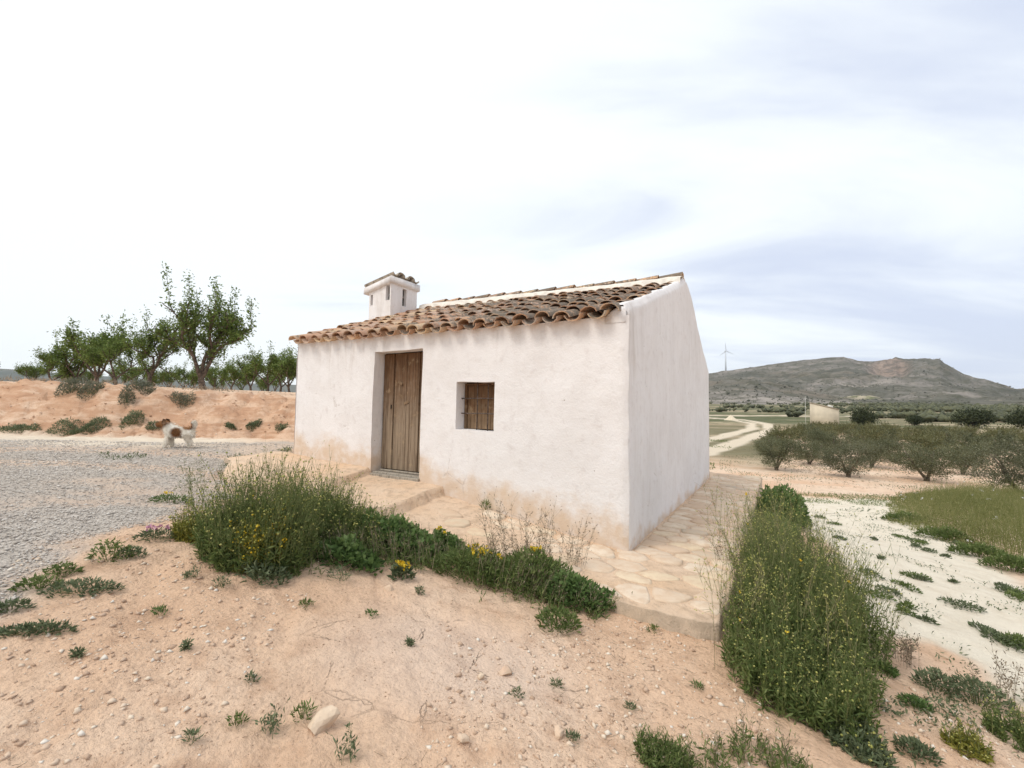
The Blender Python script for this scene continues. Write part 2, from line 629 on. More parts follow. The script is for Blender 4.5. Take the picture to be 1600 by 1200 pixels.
# gravel bed between the loose stones
gv = k.cramp(k.voro(p, 44, 'F1', 'Color'), [(0, (.43, .375, .325)), (.5, (.57, .51, .45)), (1, (.70, .64, .575))])
gv2 = k.cramp(k.voro(p, 95, 'F1', 'Color'), [(0, (.38, .33, .285)), (.5, (.53, .47, .41)), (1, (.66, .59, .52))])
gv = k.mix(.5, gv, gv2)
gv = k.mix(k.ramp(big, .4, .7, 0, .35), gv, (.56, .44, .34))
c = k.mix(z1[0], c, gv)
# far land: scrub, ploughed soil and pale strips
fm = k.noise(k.mapping(p, (.02, .05, .02)), 1.0, 5, .6); ff = k.noise(p, .35, 5, .65)
far = k.cramp(fm, [(.36, (.105, .115, .055)), (.47, (.15, .15, .08)), (.53, (.30, .25, .16)), (.60, (.46, .37, .25)), (.68, (.20, .19, .10))])
far = k.mix(k.ramp(ff, .45, .62, 0, .75), far, (.09, .10, .05))
c = k.mix(z2[0], c, far)
c = k.mix(z2[1], c, (.66, .56, .43))
k.color(c)
pv = k.math('MULTIPLY', k.voro(p, 48), k.math('MULTIPLY_ADD', z1[0], .5, .25))
pv = k.math('ADD', pv, k.math('MULTIPLY', k.noise(p, 16, 6, .75), 1.0))
hgt = k.math('ADD', k.math('ADD', k.math('MULTIPLY', med, .9), k.math('MULTIPLY', fine, .55)), k.math('ADD', k.math('MULTIPLY', grit, .18), pv))
hgt = k.math('SUBTRACT', hgt, k.math('MULTIPLY', crmask, 1.2))
k.bump(hgt, 0.85, 0.03)
k.b.inputs['Roughness'].default_value = 1.0
k.b.inputs['Specular IOR Level'].default_value = 0.1
M_GROUND = k.m

# ---- whitewash
k = NT('whitewash')
p = k.obj()
spl = k.attr('splash'); run = k.attr('streak')
n1 = k.noise(p, 1.3, 5, .6, .6); n2 = k.noise(p, 7, 5, .6); n3 = k.noise(p, 45, 3, .6)
vert = k.noise(k.mapping(p, (5, 5, .55)), 1.0, 5, .65, 1.2)
c = k.mix(k.ramp(n1, .38, .68), (.835, .805, .795), (.785, .75, .735))
c = k.mix(k.ramp(n2, .52, .75, 0, .55), c, (.66, .605, .585))
c = k.mix(k.ramp(vert, .55, .8, 0, .25), c, (.62, .565, .53))
# grey-brown weather streaks below the eaves and on the gable
sm = k.math('MULTIPLY', run, k.ramp(vert, .35, .70))
c = k.mix(k.math('MULTIPLY', sm, .75), c, (.47, .405, .345))
sp_ = k.ramp(k.math('ADD', spl, k.math('MULTIPLY', k.math('SUBTRACT', k.noise(k.mapping(p, (1, 1, 1.25)), 1.7, 6, .65), .5), 1.3)), .28, .72)
c = k.mix(k.math('MULTIPLY', sp_, k.ramp(n2, .25, .6, .5, .9)), c, (.66, .505, .37))
pit = k.ramp(k.voro(p, 9), .05, .10, 1, 0)
pm = k.math('MULTIPLY', pit, k.ramp(k.noise(p, 2.2, 2), .57, .63))
c = k.mix(k.math('MULTIPLY', pm, .8), c, (.33, .25, .19))
ck = k.voro(k.mapping(p, (1, 1, 1)), 1.5, 'DISTANCE_TO_EDGE')
ck = k.math('ADD', ck, k.math('MULTIPLY', k.math('SUBTRACT', k.noise(p, 6, 4), .5), .14))
cm = k.math('MULTIPLY', k.ramp(ck, 0, .003, 1, 0), k.ramp(k.noise(p, 1.1, 2), .58, .66))
c = k.mix(k.math('MULTIPLY', cm, .3), c, (.45, .38, .33))
k.color(c)
h = k.math('ADD', k.math('MULTIPLY', n2, .9), k.math('ADD', k.math('MULTIPLY', n3, .28), k.math('MULTIPLY', n1, 1.0)))
h = k.math('SUBTRACT', h, k.math('ADD', k.math('MULTIPLY', pm, .5), k.math('MULTIPLY', cm, .25)))
k.bump(h, .6, .022)
M_WALL = k.m

# ---- apron mortar and paving stones
k = NT('apron_mortar')
p = k.pos(); n1 = k.noise(p, 1.2, 5); n2 = k.noise(p, 8, 5, .6); n3 = k.noise(p, 60, 3, .6)
c = k.mix(k.ramp(n1, .35, .65), (.74, .52, .345), (.77, .58, .425))
c = k.mix(k.ramp(n2, .46, .70, 0, .75), c, (.52, .375, .26))
c = k.mix(k.ramp(k.noise(p, 22, 5, .75), .56, .70, 0, .6), c, (.44, .32, .22))
c = k.mix(k.ramp(n3, .6, .75, 0, .4), c, (.78, .64, .48))
c = k.mix(k.math('MULTIPLY', k.attr('edge'), k.ramp(n2, .3, .6, .55, .95)), c, (.40, .315, .235))
k.color(c); k.bump(k.math('ADD', n2, k.math('ADD', k.math('MULTIPLY', n3, .3), k.noise(p, 22, 5, .75))), .9, .03); k.b.inputs['Roughness'].default_value = 1
M_APRON = k.m
k = NT('paving_stone')
p = k.pos(); r = k.rnd()
base = k.cramp(r, [(0, (.60, .445, .32)), (.35, (.66, .52, .39)), (.7, (.73, .61, .48)), (.9, (.70, .56, .39)), (1, (.50, .42, .34))])
n2 = k.noise(p, 9, 5, .6); n3 = k.noise(p, 70, 3)
c = k.mix(k.ramp(n2, .38, .66, 0, .75), base, (.61, .445, .31))
c = k.mix(k.ramp(n3, .6, .8, 0, .4), c, (.40, .31, .23))
k.color(c); k.bump(k.math('ADD', n2, k.math('MULTIPLY', n3, .4)), .6, .012)
M_STONE = k.m

# ---- clay tiles with lichen
k = NT('clay_tile')
p = k.obj(); r = k.rnd()
gpos = k.pos()
vv = k.n('ShaderNodeVectorMath', operation='ADD'); k.put(p, vv.inputs[0])
cmb = k.n('ShaderNodeCombineXYZ'); k.put(k.math('MULTIPLY', r, 37.0), cmb.inputs[0]); k.put(k.math('MULTIPLY', r, 91.0), cmb.inputs[1])
k.put(cmb.outputs[0], vv.inputs[1]); q = vv.outputs[0]
base = k.cramp(r, [(0, (.40, .235, .155)), (.2, (.52, .29, .18)), (.4, (.60, .37, .215)), (.55, (.44, .285, .20)), (.72, (.64, .45, .27)), (.86, (.56, .37, .27)), (1, (.38, .27, .205))])
n1 = k.noise(q, 7, 5, .65); n2 = k.noise(q, 26, 4, .7)
c = k.mix(k.ramp(n1, .4, .7, 0, .5), base, (.47, .345, .25))
c = k.mix(k.math('MULTIPLY', k.ramp(k.noise(q, 12, 5, .7), .47, .62, 0, .8), k.ramp(k.xyz(gpos)[0], -3.0, .2, .35, 1.0)), c, (.43, .38, .325))
# lichen: grows thicker on the older part of the roof (towards the ungabled right end)
age = k.ramp(k.xyz(gpos)[0], -3.2, .4, -.06, .11)
lich = k.math('ADD', k.math('MULTIPLY_ADD', n2, .55, k.math('MULTIPLY', n1, .45)), k.math('ADD', age, k.math('MULTIPLY', k.math('SUBTRACT', k.math('FRACT', k.math('MULTIPLY', r, 7.3)), .5), .14)))
up = k.ramp(k.xyz(k.n('ShaderNodeNewGeometry').outputs['Normal'])[2], -.1, .45)
c = k.mix(k.math('MULTIPLY', k.ramp(lich, .50, .60, 0, .9), up), c, (.145, .12, .095))
c = k.mix(k.math('MULTIPLY', k.ramp(k.noise(q, 44, 3, .7), .62, .70, 0, .75), k.math('MULTIPLY', up, k.ramp(lich, .47, .56))), c, (.48, .44, .37))
k.color(c); k.bump(k.math('ADD', n1, n2), .6, .01); k.b.inputs['Roughness'].default_value = .95
M_TILE = k.m
k = NT('roof_mortar')
p = k.obj(); n1 = k.noise(p, 5, 5, .6); n2 = k.noise(p, 30, 4, .6)
c = k.mix(k.ramp(n1, .4, .65), (.72, .63, .53), (.58, .46, .35))
c = k.mix(k.ramp(n2, .58, .75, 0, .5), c, (.36, .29, .23))
k.color(c); k.bump(k.math('ADD', n1, n2), .6, .015); M_MORTAR = k.m

M_RIDGE = plain('ridge_plaster', (.74, .68, .60), .08, .95, 6)
M_CAPT = plain('lichened_cap_tile', (.36, .31, .25), .25, .95, 12)
# ---- weathered wood
def wood(name, top, low, zt, zb):
    k = NT(name); p = k.obj(); r = k.rnd()
    cmb = k.n('ShaderNodeCombineXYZ'); k.put(k.math('MULTIPLY', r, 23.0), cmb.inputs[0]); k.put(k.math('MULTIPLY', r, 11.0), cmb.inputs[2])
    vv = k.n('ShaderNodeVectorMath', operation='ADD'); k.put(p, vv.inputs[0]); k.put(cmb.outputs[0], vv.inputs[1]); q = vv.outputs[0]
    g1 = k.noise(k.mapping(q, (34, 34, 1.1)), 1, 5, .6, .8); g2 = k.noise(k.mapping(q, (120, 120, 4)), 1, 3, .6); bl = k.noise(q, 5, 5, .65)
    hz = k.ramp(k.math('ADD', k.xyz(p)[2], k.math('MULTIPLY', k.math('SUBTRACT', bl, .5), 1.3)), zb, zt)
    c = k.mix(hz, low, top)
    c = k.mix(k.ramp(g1, .42, .66, 0, .75), c, tuple(x * .42 for x in top))
    c = k.mix(k.ramp(g2, .55, .75, 0, .5), c, tuple(min(1, x * 1.5) for x in low))
    c = k.mix(k.ramp(bl, .56, .70, 0, .5), c, (.42, .31, .19))
    kn = k.ramp(k.voro(k.mapping(q, (5, 5, 2.2)), 1.0), .0, .10, 1, 0)
    c = k.mix(k.math('MULTIPLY', kn, .8), c, (.06, .035, .02))
    k.color(c); k.bump(k.math('ADD', g1, k.math('MULTIPLY', g2, .5)), .8, .006); k.b.inputs['Roughness'].default_value = .8
    return k.m


M_DOOR = wood('door_wood', (.145, .072, .033), (.285, .215, .15), 2.3, 1.1)
M_SHUT = wood('shutter_wood', (.17, .088, .042), (.24, .16, .095), 1.75, 1.35)
M_SILL = wood('grey_wood', (.36, .31, .25), (.40, .35, .29), 1.0, 0.0)
M_IRON = plain('rusty_iron', (.115, .085, .07), .25, .7, 30)
M_DARK = plain('gap_shade_and_soot', (.02, .017, .015), .2, .95)  # near-black colour: painted shade of door and window gaps and keyhole, soot in flue

# ---- foliage
M_BARK = plain('almond_bark', (.115, .088, .068), .25, .95, 9)
M_OBARK = plain('olive_bark', (.15, .125, .095), .25, .95, 9)
M_ALM = leaf_mat('almond_leaf', (.08, .12, .027), (.15, .215, .05), (.26, .33, .105), .42)
M_OLV = leaf_mat('olive_leaf', (.085, .095, .048), (.155, .165, .088), (.26, .265, .16), .28)
M_OLV2 = leaf_mat('olive_leaf_grey', (.09, .098, .055), (.165, .172, .10), (.27, .272, .18), .28)
M_OLV3 = leaf_mat('olive_leaf_yellow', (.10, .105, .045), (.18, .18, .08), (.28, .27, .14), .28)
M_DKTREE = leaf_mat('carob_leaf', (.035, .045, .02), (.06, .072, .032), (.095, .105, .05), .2)
M_WEED = leaf_mat('weed_leaf', (.085, .125, .035), (.155, .21, .065), (.27, .31, .12), .4)
M_WSTEM = leaf_mat('weed_stem', (.09, .12, .035), (.16, .19, .07), (.26, .26, .12), .2)
M_MALLOW = leaf_mat('mallow_leaf', (.075, .13, .038), (.135, .215, .065), (.235, .32, .12), .38)
M_GREY = leaf_mat('grey_leaf', (.09, .12, .06), (.155, .19, .10), (.25, .28, .16), .28)
M_SAGE = leaf_mat('bank_shrub_leaf', (.10, .11, .07), (.17, .18, .12), (.26, .265, .19), .25)
M_YGREEN = leaf_mat('yellowgreen_leaf', (.17, .18, .03), (.27, .26, .05), (.40, .36, .09), .35)
M_DRY = leaf_mat('dry_stem', (.16, .12, .08), (.27, .21, .145), (.40, .33, .24), .1)
M_YEL = leaf_mat('yellow_flower', (.62, .40, .02), (.78, .55, .03), (.85, .66, .08), .2)
M_BUD = leaf_mat('green_bud', (.30, .32, .08), (.45, .44, .13), (.60, .56, .22), .2)
M_WHITEF = leaf_mat('white_flower', (.7, .7, .66), (.8, .8, .78), (.85, .85, .82), .2)
M_PINK = leaf_mat('pink_flower', (.50, .22, .34), (.60, .30, .42), (.68, .42, .52), .2)
M_GRASS = leaf_mat('tall_grass', (.13, .15, .045), (.235, .245, .09), (.38, .36, .17), .42)


def stones_mat(name, stops):
    k = NT(name); k.color(k.cramp(k.attr('tint'), stops)); k.b.inputs['Roughness'].default_value = .95
    return k.m


M_GRAVEL = stones_mat('gravel_stone', [(0, (.38, .33, .285)), (.4, (.53, .475, .42)), (.8, (.63, .575, .515)), (1, (.72, .67, .61))])
M_PEB = stones_mat('pale_pebble', [(0, (.44, .30, .21)), (.5, (.62, .46, .34)), (.8, (.72, .60, .47)), (1, (.74, .68, .60))])
k = NT('limestone_rock'); p = k.obj(); r = k.rnd(); n1 = k.noise(p, 9, 5, .65)
c = k.mix(k.ramp(n1, .35, .7), k.cramp(r, [(0, (.70, .60, .47)), (.5, (.68, .52, .38)), (1, (.62, .42, .31))]), (.52, .39, .28))
k.color(c); k.bump(n1, .7, .02); M_ROCK = k.m

# ------------------------------------------------------------------ ground sheet
def poly_sd(X, Y, poly):
    """signed distance to a polygon, positive inside"""
    P = np.asarray(poly, float)
    d = np.full(X.shape, 1e9); ins = np.zeros(X.shape, bool)
    n = len(P)
    for i in range(n):
        a = P[i]; b = P[(i + 1) % n]
        ex, ey = b - a
        t = np.clip(((X - a[0]) * ex + (Y - a[1]) * ey) / (ex * ex + ey * ey + 1e-12), 0, 1)
        d = np.minimum(d, np.hypot(X - a[0] - t * ex, Y - a[1] - t * ey))
        cr = ((a[1] > Y) != (b[1] > Y))
        xi = a[0] + (Y - a[1]) / (b[1] - a[1] + 1e-12) * ex
        ins ^= cr & (X < xi)
    return np.where(ins, d, -d)


def line_d(X, Y, pts):
    d = np.full(X.shape, 1e9); P = np.asarray(pts, float)
    for a, b in zip(P[:-1], P[1:]):
        ex, ey = b - a
        t = np.clip(((X - a[0]) * ex + (Y - a[1]) * ey) / (ex * ex + ey * ey + 1e-12), 0, 1)
        d = np.minimum(d, np.hypot(X - a[0] - t * ex, Y - a[1] - t * ey))
    return d


def pxpoly(pts):
    return [tuple(hit(x, y)[:2]) for x, y in pts]


GRAVEL = [(-30, 2.2)] + pxpoly([(-60, 950), (0, 892), (110, 842), (220, 820), (305, 805), (345, 770), (352, 742), (440, 716), (462, 704)]) + [(-3.2, 9.2), (-3, 10.2), (-30, 9.6)]
SAND = pxpoly([(1228, 776), (1400, 783), (1450, 818), (1520, 865), (1600, 915), (1720, 965)]) + [(7.5, 2.6), (4.2, 2.3)] + pxpoly([(1600, 1120), (1480, 1010), (1385, 1005), (1330, 930), (1290, 860), (1225, 808)])
TRACK = [tuple(at_z(px, py, -1.35)[:2]) for px, py in [(1060, 706), (1110, 694), (1160, 681), (1190, 671)]]
TRACK += [(TRACK[-1][0] + 14, TRACK[-1][1] + 26), (TRACK[-1][0] + 21, TRACK[-1][1] + 52), (TRACK[-1][0] + 18, TRACK[-1][1] + 90), (TRACK[-1][0] + 40, TRACK[-1][1] + 150)]
TRACK2 = [(TRACK[-2][0] - 40, TRACK[-2][1] + 4), TRACK[-2], (TRACK[-2][0] + 60, TRACK[-2][1] - 4), (TRACK[-2][0] + 200, TRACK[-2][1] - 12)]

fr = np.radians(np.arange(-76, 76.01, 0.34)); bk = np.radians(np.arange(79, 282, 4.0))
ang = np.concatenate([fr, bk])
rad = [0.45]
while rad[-1] < 16: rad.append(rad[-1] * 1.0078)
while rad[-1] < 3380: rad.append(rad[-1] * 1.02)
rad = np.array(rad)
A_, R_ = np.meshgrid(ang, rad)
GX, GY = R_ * np.sin(A_), R_ * np.cos(A_)
GZ = ground_h(GX, GY)
# centre point
nA, nR = len(ang), len(rad)
V = np.stack([GX, GY, GZ], -1).reshape(-1, 3)
V = np.concatenate([V, [[0, 0, float(ground_h(0.0, 0.0))]]])
i = np.arange(nR - 1)[:, None] * nA; j = np.arange(nA)[None, :]; j2 = (j + 1) % nA
Q = np.stack([i + j, i + nA + j, i + nA + j2, i + j2], -1).reshape(-1, 4)
T = np.stack([np.full(nA, len(V) - 1), np.arange(nA), (np.arange(nA) + 1) % nA], -1)
g = Geo(); g.add(V, Q, T)
me = g.mesh('ground', M_GROUND, True)
X, Y = V[:, 0], V[:, 1]
D = np.hypot(X, Y)
wx = X + 0.22 * fbm(X * 1.3, Y * 1.3, 71, 3); wy = Y + 0.22 * fbm(X * 1.3, Y * 1.3, 73, 3)
grav = smooth(-.28, .22, poly_sd(wx, wy, GRAVEL) + .35 * fbm(X * 2.5, Y * 2.5, 75, 3))
band = smooth(1.5, .9, np.abs(Y - (9.8 + .02 * X) + .35 * fbm(X * .7, Y, 77, 2))) * smooth(-4.5, -7, X)
trk = np.minimum(np.abs(Y - 6.1 - .0 * X + .5 * np.sin(X * .35)), np.abs(Y - 7.6 + .5 * np.sin(X * .35 + .2)))
grav = grav * (1 - .75 * band) * (1 - .40 * smooth(.05, .45, fbm(X * .8, Y * 1.1, 89, 4))) * (1 - .5 * smooth(.38, .12, trk + .15 * fbm(X * 1.5, Y * 1.5, 90, 3)))
sand = smooth(-.2, .25, poly_sd(wx, wy, SAND) + .3 * fbm(X * 2, Y * 2, 79, 3))
sand = np.maximum(sand, .8 * band * smooth(-3, -6, X))
sand = np.maximum(sand, .30 * smooth(-.3, .5, fbm(X * .8, Y * .8, 87, 3)) * smooth(9, 14, D) * smooth(4, 7, X) * (1 - smooth(60, 110, D)))
crust = smooth(.9, .2, np.hypot((X + .35) / 1.3, (Y - 2.75) / .8) + .25 * fbm(X * 1.5, Y * 1.5, 81, 3))
bt = bank_t(X, Y)
red = smooth(-.15, .2, bt) * (1 - smooth(.85, 1.3, bt)) * (1 - smooth(0, 4, X))
farm = np.maximum(smooth(70, 130, D), .85 * smooth(24, 34, D + 3 * fbm(X * .2, Y * .2, 85, 2)) * (X / np.maximum(Y, 1) < .60) * (X > 0) * (Y > 0))
ld = line_d(X, Y, TRACK)
road = (smooth(1.25, .75, np.abs(ld - 1.55) + .3 * fbm(X * .3, Y * .3, 83, 2)) * smooth(14, 20, D))
road = np.maximum(road, smooth(3.2, 2.4, line_d(X, Y, TRACK2)))
for nm, ch in (('zone', (grav, sand, crust)), ('zone2', (farm, road, red))):
    at = me.attributes.new(nm, 'FLOAT_COLOR', 'POINT')
    buf = np.ones((len(V), 4), np.float32)
    for c_, a_ in enumerate(ch): buf[:, c_] = a_
    at.data.foreach_set('color', buf.ravel())
link('ground', me, kind='structure')

# ------------------------------------------------------------------ hills
k = NT('hill_scrub')
p = k.pos(); n1 = k.noise(k.mapping(p, (.006, .006, .012)), 1, 6, .6, .5); n2 = k.noise(p, .05, 5, .7); n3 = k.noise(k.mapping(p, (.004, .012, .03)), 1, 5, .6)
c = k.cramp(n1, [(.36, (.125, .122, .098)), (.46, (.185, .175, .145)), (.55, (.26, .235, .205)), (.66, (.42, .37, .325))])
c = k.mix(k.ramp(n3, .52, .66, 0, .55), c, (.25, .205, .155))
c = k.mix(k.ramp(n2, .46, .60, 0, .7), c, (.105, .105, .072))
c = k.mix(k.ramp(k.noise(p, .09, 3, .7), .62, .70, 0, .8), c, (.33, .285, .23))
c = k.mix(k.attr('cliff'), c, k.mix(k.ramp(n2, .4, .6), (.40, .30, .24), (.22, .18, .15)))
c = k.mix(k.attr('strip'), c, k.mix(k.ramp(n2, .45, .6), (.55, .47, .34), (.20, .22, .10)))
k.color(c); k.bump(k.math('ADD', n2, n1), 1.0, 16.0); k.b.inputs['Roughness'].default_value = 1
k.b.inputs['Specular IOR Level'].default_value = 0.05
M_HILL = k.m

SIL = [(560, 612), (760, 606), (900, 599), (1000, 592), (1100, 584), (1134, 578.5), (1200, 569), (1250, 562.5), (1300, 557), (1318, 556.5), (1340, 562.5), (1365, 564), (1388, 561.5), (1400, 558), (1412, 561), (1425, 560.5), (1438, 558), (1452, 558.5), (1459, 561),
       (1468, 560), (1476, 566), (1490, 574), (1503, 582), (1520, 587.5), (1545, 593.5), (1560, 600), (1585, 608.5), (1605, 611), (1700, 616), (1850, 622), (2100, 634)]
sx = np.array([a for a, b in SIL]); sy = np.array([b for a, b in SIL])
cols = np.arange(560, 2100, 2.0)
sil = np.interp(cols, sx, sy)
sil = np.convolve(np.pad(sil, 2, mode='edge'), [0, .15, .7, .15, 0], 'valid') + (.9 + 1.6 * smooth(1370, 1390, cols) * (1 - smooth(1470, 1490, cols))) * fbm(cols * .09, cols * 0, 301, 3)
az = np.empty(len(cols)); Hr = np.empty(len(cols))
RIDGE, FOOT, BACK = 1650.0, 560.0, 2600.0
for n_, (cx, cy) in enumerate(zip(cols, sil)):
    d = ray(cx, cy); hd = math.hypot(d[0], d[1])
    az[n_] = math.atan2(d[0], d[1]); Hr[n_] = EYE + d[2] / hd * RIDGE
rr = np.concatenate([np.linspace(FOOT - 60, RIDGE, 150), np.linspace(RIDGE + 25, BACK, 25)])
RR, AA = np.meshgrid(rr, az); HH = np.broadcast_to(Hr[:, None], RR.shape)
HX, HY = RR * np.sin(AA), RR * np.cos(AA)
fz = ground_h(HX, HY, False)
t = (RR - FOOT) / (RIDGE - FOOT); tc = np.clip(t, 0, 1)
prof = .30 * tc + .70 * tc ** 2.0
HZ = (fz - 2 - 12 * np.clip(-t, 0, 1)) + (HH - fz) * prof
CC = np.broadcast_to(cols[:, None], RR.shape)
HZ += 34 * np.clip(tc * (1 - tc) * 4, 0, 1) * fbm(HX * .0042, HY * .0042, 91, 5, .55)
HZ += 11 * smooth(0, .2, tc) * (1 - smooth(.97, 1, tc)) * fbm(HX * .02, HY * .02, 93, 4, .6)
# crag below the summit
cl = smooth(1345, 1372, CC) * (1 - smooth(1404, 1432, CC))
HZ = HZ - cl * 26 * smooth(.97, .90, tc) * smooth(.55, .86, tc)
back = np.clip((RR - RIDGE) / (BACK - RIDGE), 0, 1)
HZ = np.where(RR > RIDGE, HH - (HH + 40) * back ** 1.2, HZ)
# foothill in front on the left flank
fh = 30 * np.exp(-((CC - 1165) / 95.) ** 2) * np.exp(-((RR - 830) / 190.) ** 2)
HZ = HZ + fh * (1 + .15 * fbm(HX * .01, HY * .01, 95, 3))
nC, nP = len(cols), len(rr)
V = np.stack([HX, HY, HZ], -1).reshape(-1, 3)
i = (np.arange(nC - 1) * nP)[:, None]; j = np.arange(nP - 1)[None]
Q = np.stack([i + j, i + nP + j, i + nP + j + 1, i + j + 1], -1).reshape(-1, 4)[:, ::-1]
g = Geo(); g.add(V, Q); me = g.mesh('hill', M_HILL, True)
cliff = cl * smooth(.72, .84, tc + .05 * fbm(HX * .02, HY * .02, 97, 3)) * (1 - smooth(.965, .985, tc)) * .9
strip = smooth(1275, 1300, CC) * (1 - smooth(1352, 1385, CC)) * smooth(.10, .14, tc) * (1 - smooth(.25, .30, tc)) * smooth(-.2, .25, fbm(HX * .02, HY * .006, 99, 3))
strip = np.maximum(strip, .8 * (1 - smooth(.02, .12, tc)) * smooth(.15, .4, fbm(HX * .004, HY * .02, 101, 4)))
for nm, a_ in (('cliff', cliff), ('strip', strip)):
    at = me.attributes.new(nm, 'FLOAT', 'POINT'); at.data.foreach_set('value', a_.ravel().astype(np.float32))
link('hill', me, kind='structure')


def hill_at(px, dist):
    a_ = math.atan2(ray(px, 600)[0], ray(px, 600)[1])
    ci = np.argmin(np.abs(az - a_)); ri = np.argmin(np.abs(rr - dist))
    return np.array([HX[ci, ri], HY[ci, ri], HZ[ci, ri]])


# scrub bushes dotted over the hillside
g = Geo()
ci = rng.integers(250, 560, 5200); ri = rng.integers(6, 149, 5200)
ok = (fbm(HX[ci, ri] * .006, HY[ci, ri] * .006, 103, 3) > -.25) & (cliff[ci, ri] < .2)
ci, ri = ci[ok], ri[ok]
Cc = np.stack([HX[ci, ri] + rng.uniform(-4, 4, len(ci)), HY[ci, ri] + rng.uniform(-4, 4, len(ci)), HZ[ci, ri] + .3], -1)
blobs(g, Cc, rng.uniform(.6, 2.2, len(ci)) * (.7 + .6 * (rng.random(len(ci)) > .9)), flat=.7)
link('hillside_scrub', g.mesh('hillside_scrub', leaf_mat('hill_bush', (.08, .083, .055), (.105, .106, .075), (.13, .128, .092), .05)),
     label='dark low scrub bushes dotted over the rocky hillside', cat='scrub', kind='stuff')

# far low range on the left
k = NT('far_range_scrub'); p = k.pos(); n1 = k.noise(p, .006, 5, .6)
k.color(k.mix(k.ramp(n1, .35, .65), (.105, .12, .105), (.15, .15, .125))); k.b.inputs['Roughness'].default_value = 1; M_RANGE = k.m
cols2 = np.arange(-700, 760, 6.0)
sil2 = np.interp(cols2, [-700, -200, 0, 60, 150, 300, 400, 470, 600, 760], [566, 570, 573, 577, 585, 594, 597, 600, 606, 612]) + .8 * fbm(cols2 * .03, cols2 * 0, 105, 3)
rr2 = np.array([1700, 1900, 2100, 2300, 2450, 2550, 2650, 2900, 3300.])
g = Geo(); V = []
for cx, cy in zip(cols2, sil2):
    d = ray(cx, cy); hd = math.hypot(d[0], d[1]); a_ = math.atan2(d[0], d[1]); H = EYE + d[2] / hd * 2600
    for r_ in rr2:
        f_ = (r_ - 1700) / 900 if r_ <= 2600 else 1 - (r_ - 2600) / 700
        f_ = max(0, min(1, f_)); V.append((r_ * math.sin(a_), r_ * math.cos(a_), 2 + (H - 2) * (f_ ** 1.3) * (1 + .12 * (1 - f_) * float(fbm(cx * .02, r_ * .004, 107, 3)))))
nC, nP = len(cols2), len(rr2)
i = (np.arange(nC - 1) * nP)[:, None]; j = np.arange(nP - 1)[None]
g.add(V, np.stack([i + j, i + nP + j, i + nP + j + 1, i + j + 1], -1).reshape(-1, 4)[:, ::-1])
link('distant_range', g.mesh('distant_range', M_RANGE, True), kind='structure')

# ------------------------------------------------------------------ house
house = link('cottage', None, label='small whitewashed cottage with clay tile roof, wooden door and barred window', cat='cottage')
house.matrix_world = HOUSE_M
house.empty_display_size = 0.3


def deck_z(x, y):
    s = -np.asarray(x, float)
    e = 2.60 + 0.010 * s; rd = 3.80 + 0.028 * s; bk_ = 2.42
    y = np.asarray(y, float)
    f = e + (rd - e) * (y / 3.5)
    b = rd + (bk_ - rd) * ((y - 3.5) / (HD - 3.5))
    return np.where(y <= 3.5, f, b) + 0.018 * fbm(s * .8, y * .8, 111, 2)


def wall_noise(u, v, seed):
    return 0.016 * fbm(u * .9, v * .9, seed, 3) + 0.006 * fbm(u * 4, v * 4, seed + 5, 3)


DOOR = (-4.10, -3.07, 2.42)      # x0, x1, top ; sill at .47
WIN = (-2.42, -1.78, 1.25, 1.91)
g = Geo(); splash_v, streak_v = [], []


def add_wall(Vw, Q, spl, stk):
    g.add(Vw, Q); splash_v.append(spl); streak_v.append(stk)


def cuts(a, b, step, extra):
    base = list(np.arange(a, b, step)) + [b]
    base = [t_ for t_ in base if all(abs(t_ - e) > step * .45 for e in extra)] + list(extra)
    return np.array(sorted(base))


xs = cuts(-HL, 0, .055, [DOOR[0], DOOR[1], WIN[0], WIN[1]]); zs = cuts(-.4, 2.60, .055, [.44, DOOR[2], WIN[2], WIN[3]])
XX, ZZ = np.meshgrid(xs, zs)
YYw = wall_noise(XX, ZZ, 121)
edge = smooth(.07, 0, -XX); YYw = YYw + .03 * edge ** 2 + .05 * smooth(.10, 0, XX + HL) ** 2     # worn, rounded arrises
YYw = YYw + .02 * smooth(1.2, -.2, ZZ) * 0
rag = .012 * fbm(ZZ * 5, ZZ * 0, 125, 3)
XXw = XX + np.where(np.abs(XX) < 1e-6, rag, 0)
wob_ = .010 * fbm(ZZ * 2.6, ZZ * 0 + 2, 127, 2); wobx = .010 * fbm(XX * 2.6, XX * 0 + 2, 128, 2)
XXw = XXw + np.where(np.isin(XX, [DOOR[0], DOOR[1], WIN[0], WIN[1]]), wob_, 0)
ZZw = ZZ + np.where(np.isin(ZZ, [DOOR[2], WIN[2], WIN[3]]), wobx, 0)
ZZw = np.where(np.abs(ZZ - 2.60) < 1e-6, deck_z(XX, 0.05) + .01, ZZw)
gl = np.interp(-XX, [0, 1.4, 2.6, 3.0, 4.2, 6.2], [0, .16, .36, .46, .53, .66])
spl = np.clip(1 - (ZZ - gl) / .72, 0, 1) * np.interp(-XX, [0, .5, 2.2, 3.2, 6.2], [.85, 1, .85, .9, .92])
stk = smooth(1.7, 2.6, ZZ) * .38 * smooth(-.1, .5, fbm(XX * 1.7, XX * 0, 131, 3)) + .25 * smooth(2.35, 2.6, ZZ)
ny, nx = XX.shape
idx = np.arange(nx * ny).reshape(ny, nx)
cx = (xs[:-1] + xs[1:]) / 2; cz = (zs[:-1] + zs[1:]) / 2
CX, CZ = np.meshgrid(cx, cz)
hole = ((CX > DOOR[0]) & (CX < DOOR[1]) & (CZ > .44) & (CZ < DOOR[2])) | ((CX > WIN[0]) & (CX < WIN[1]) & (CZ > WIN[2]) & (CZ < WIN[3]))
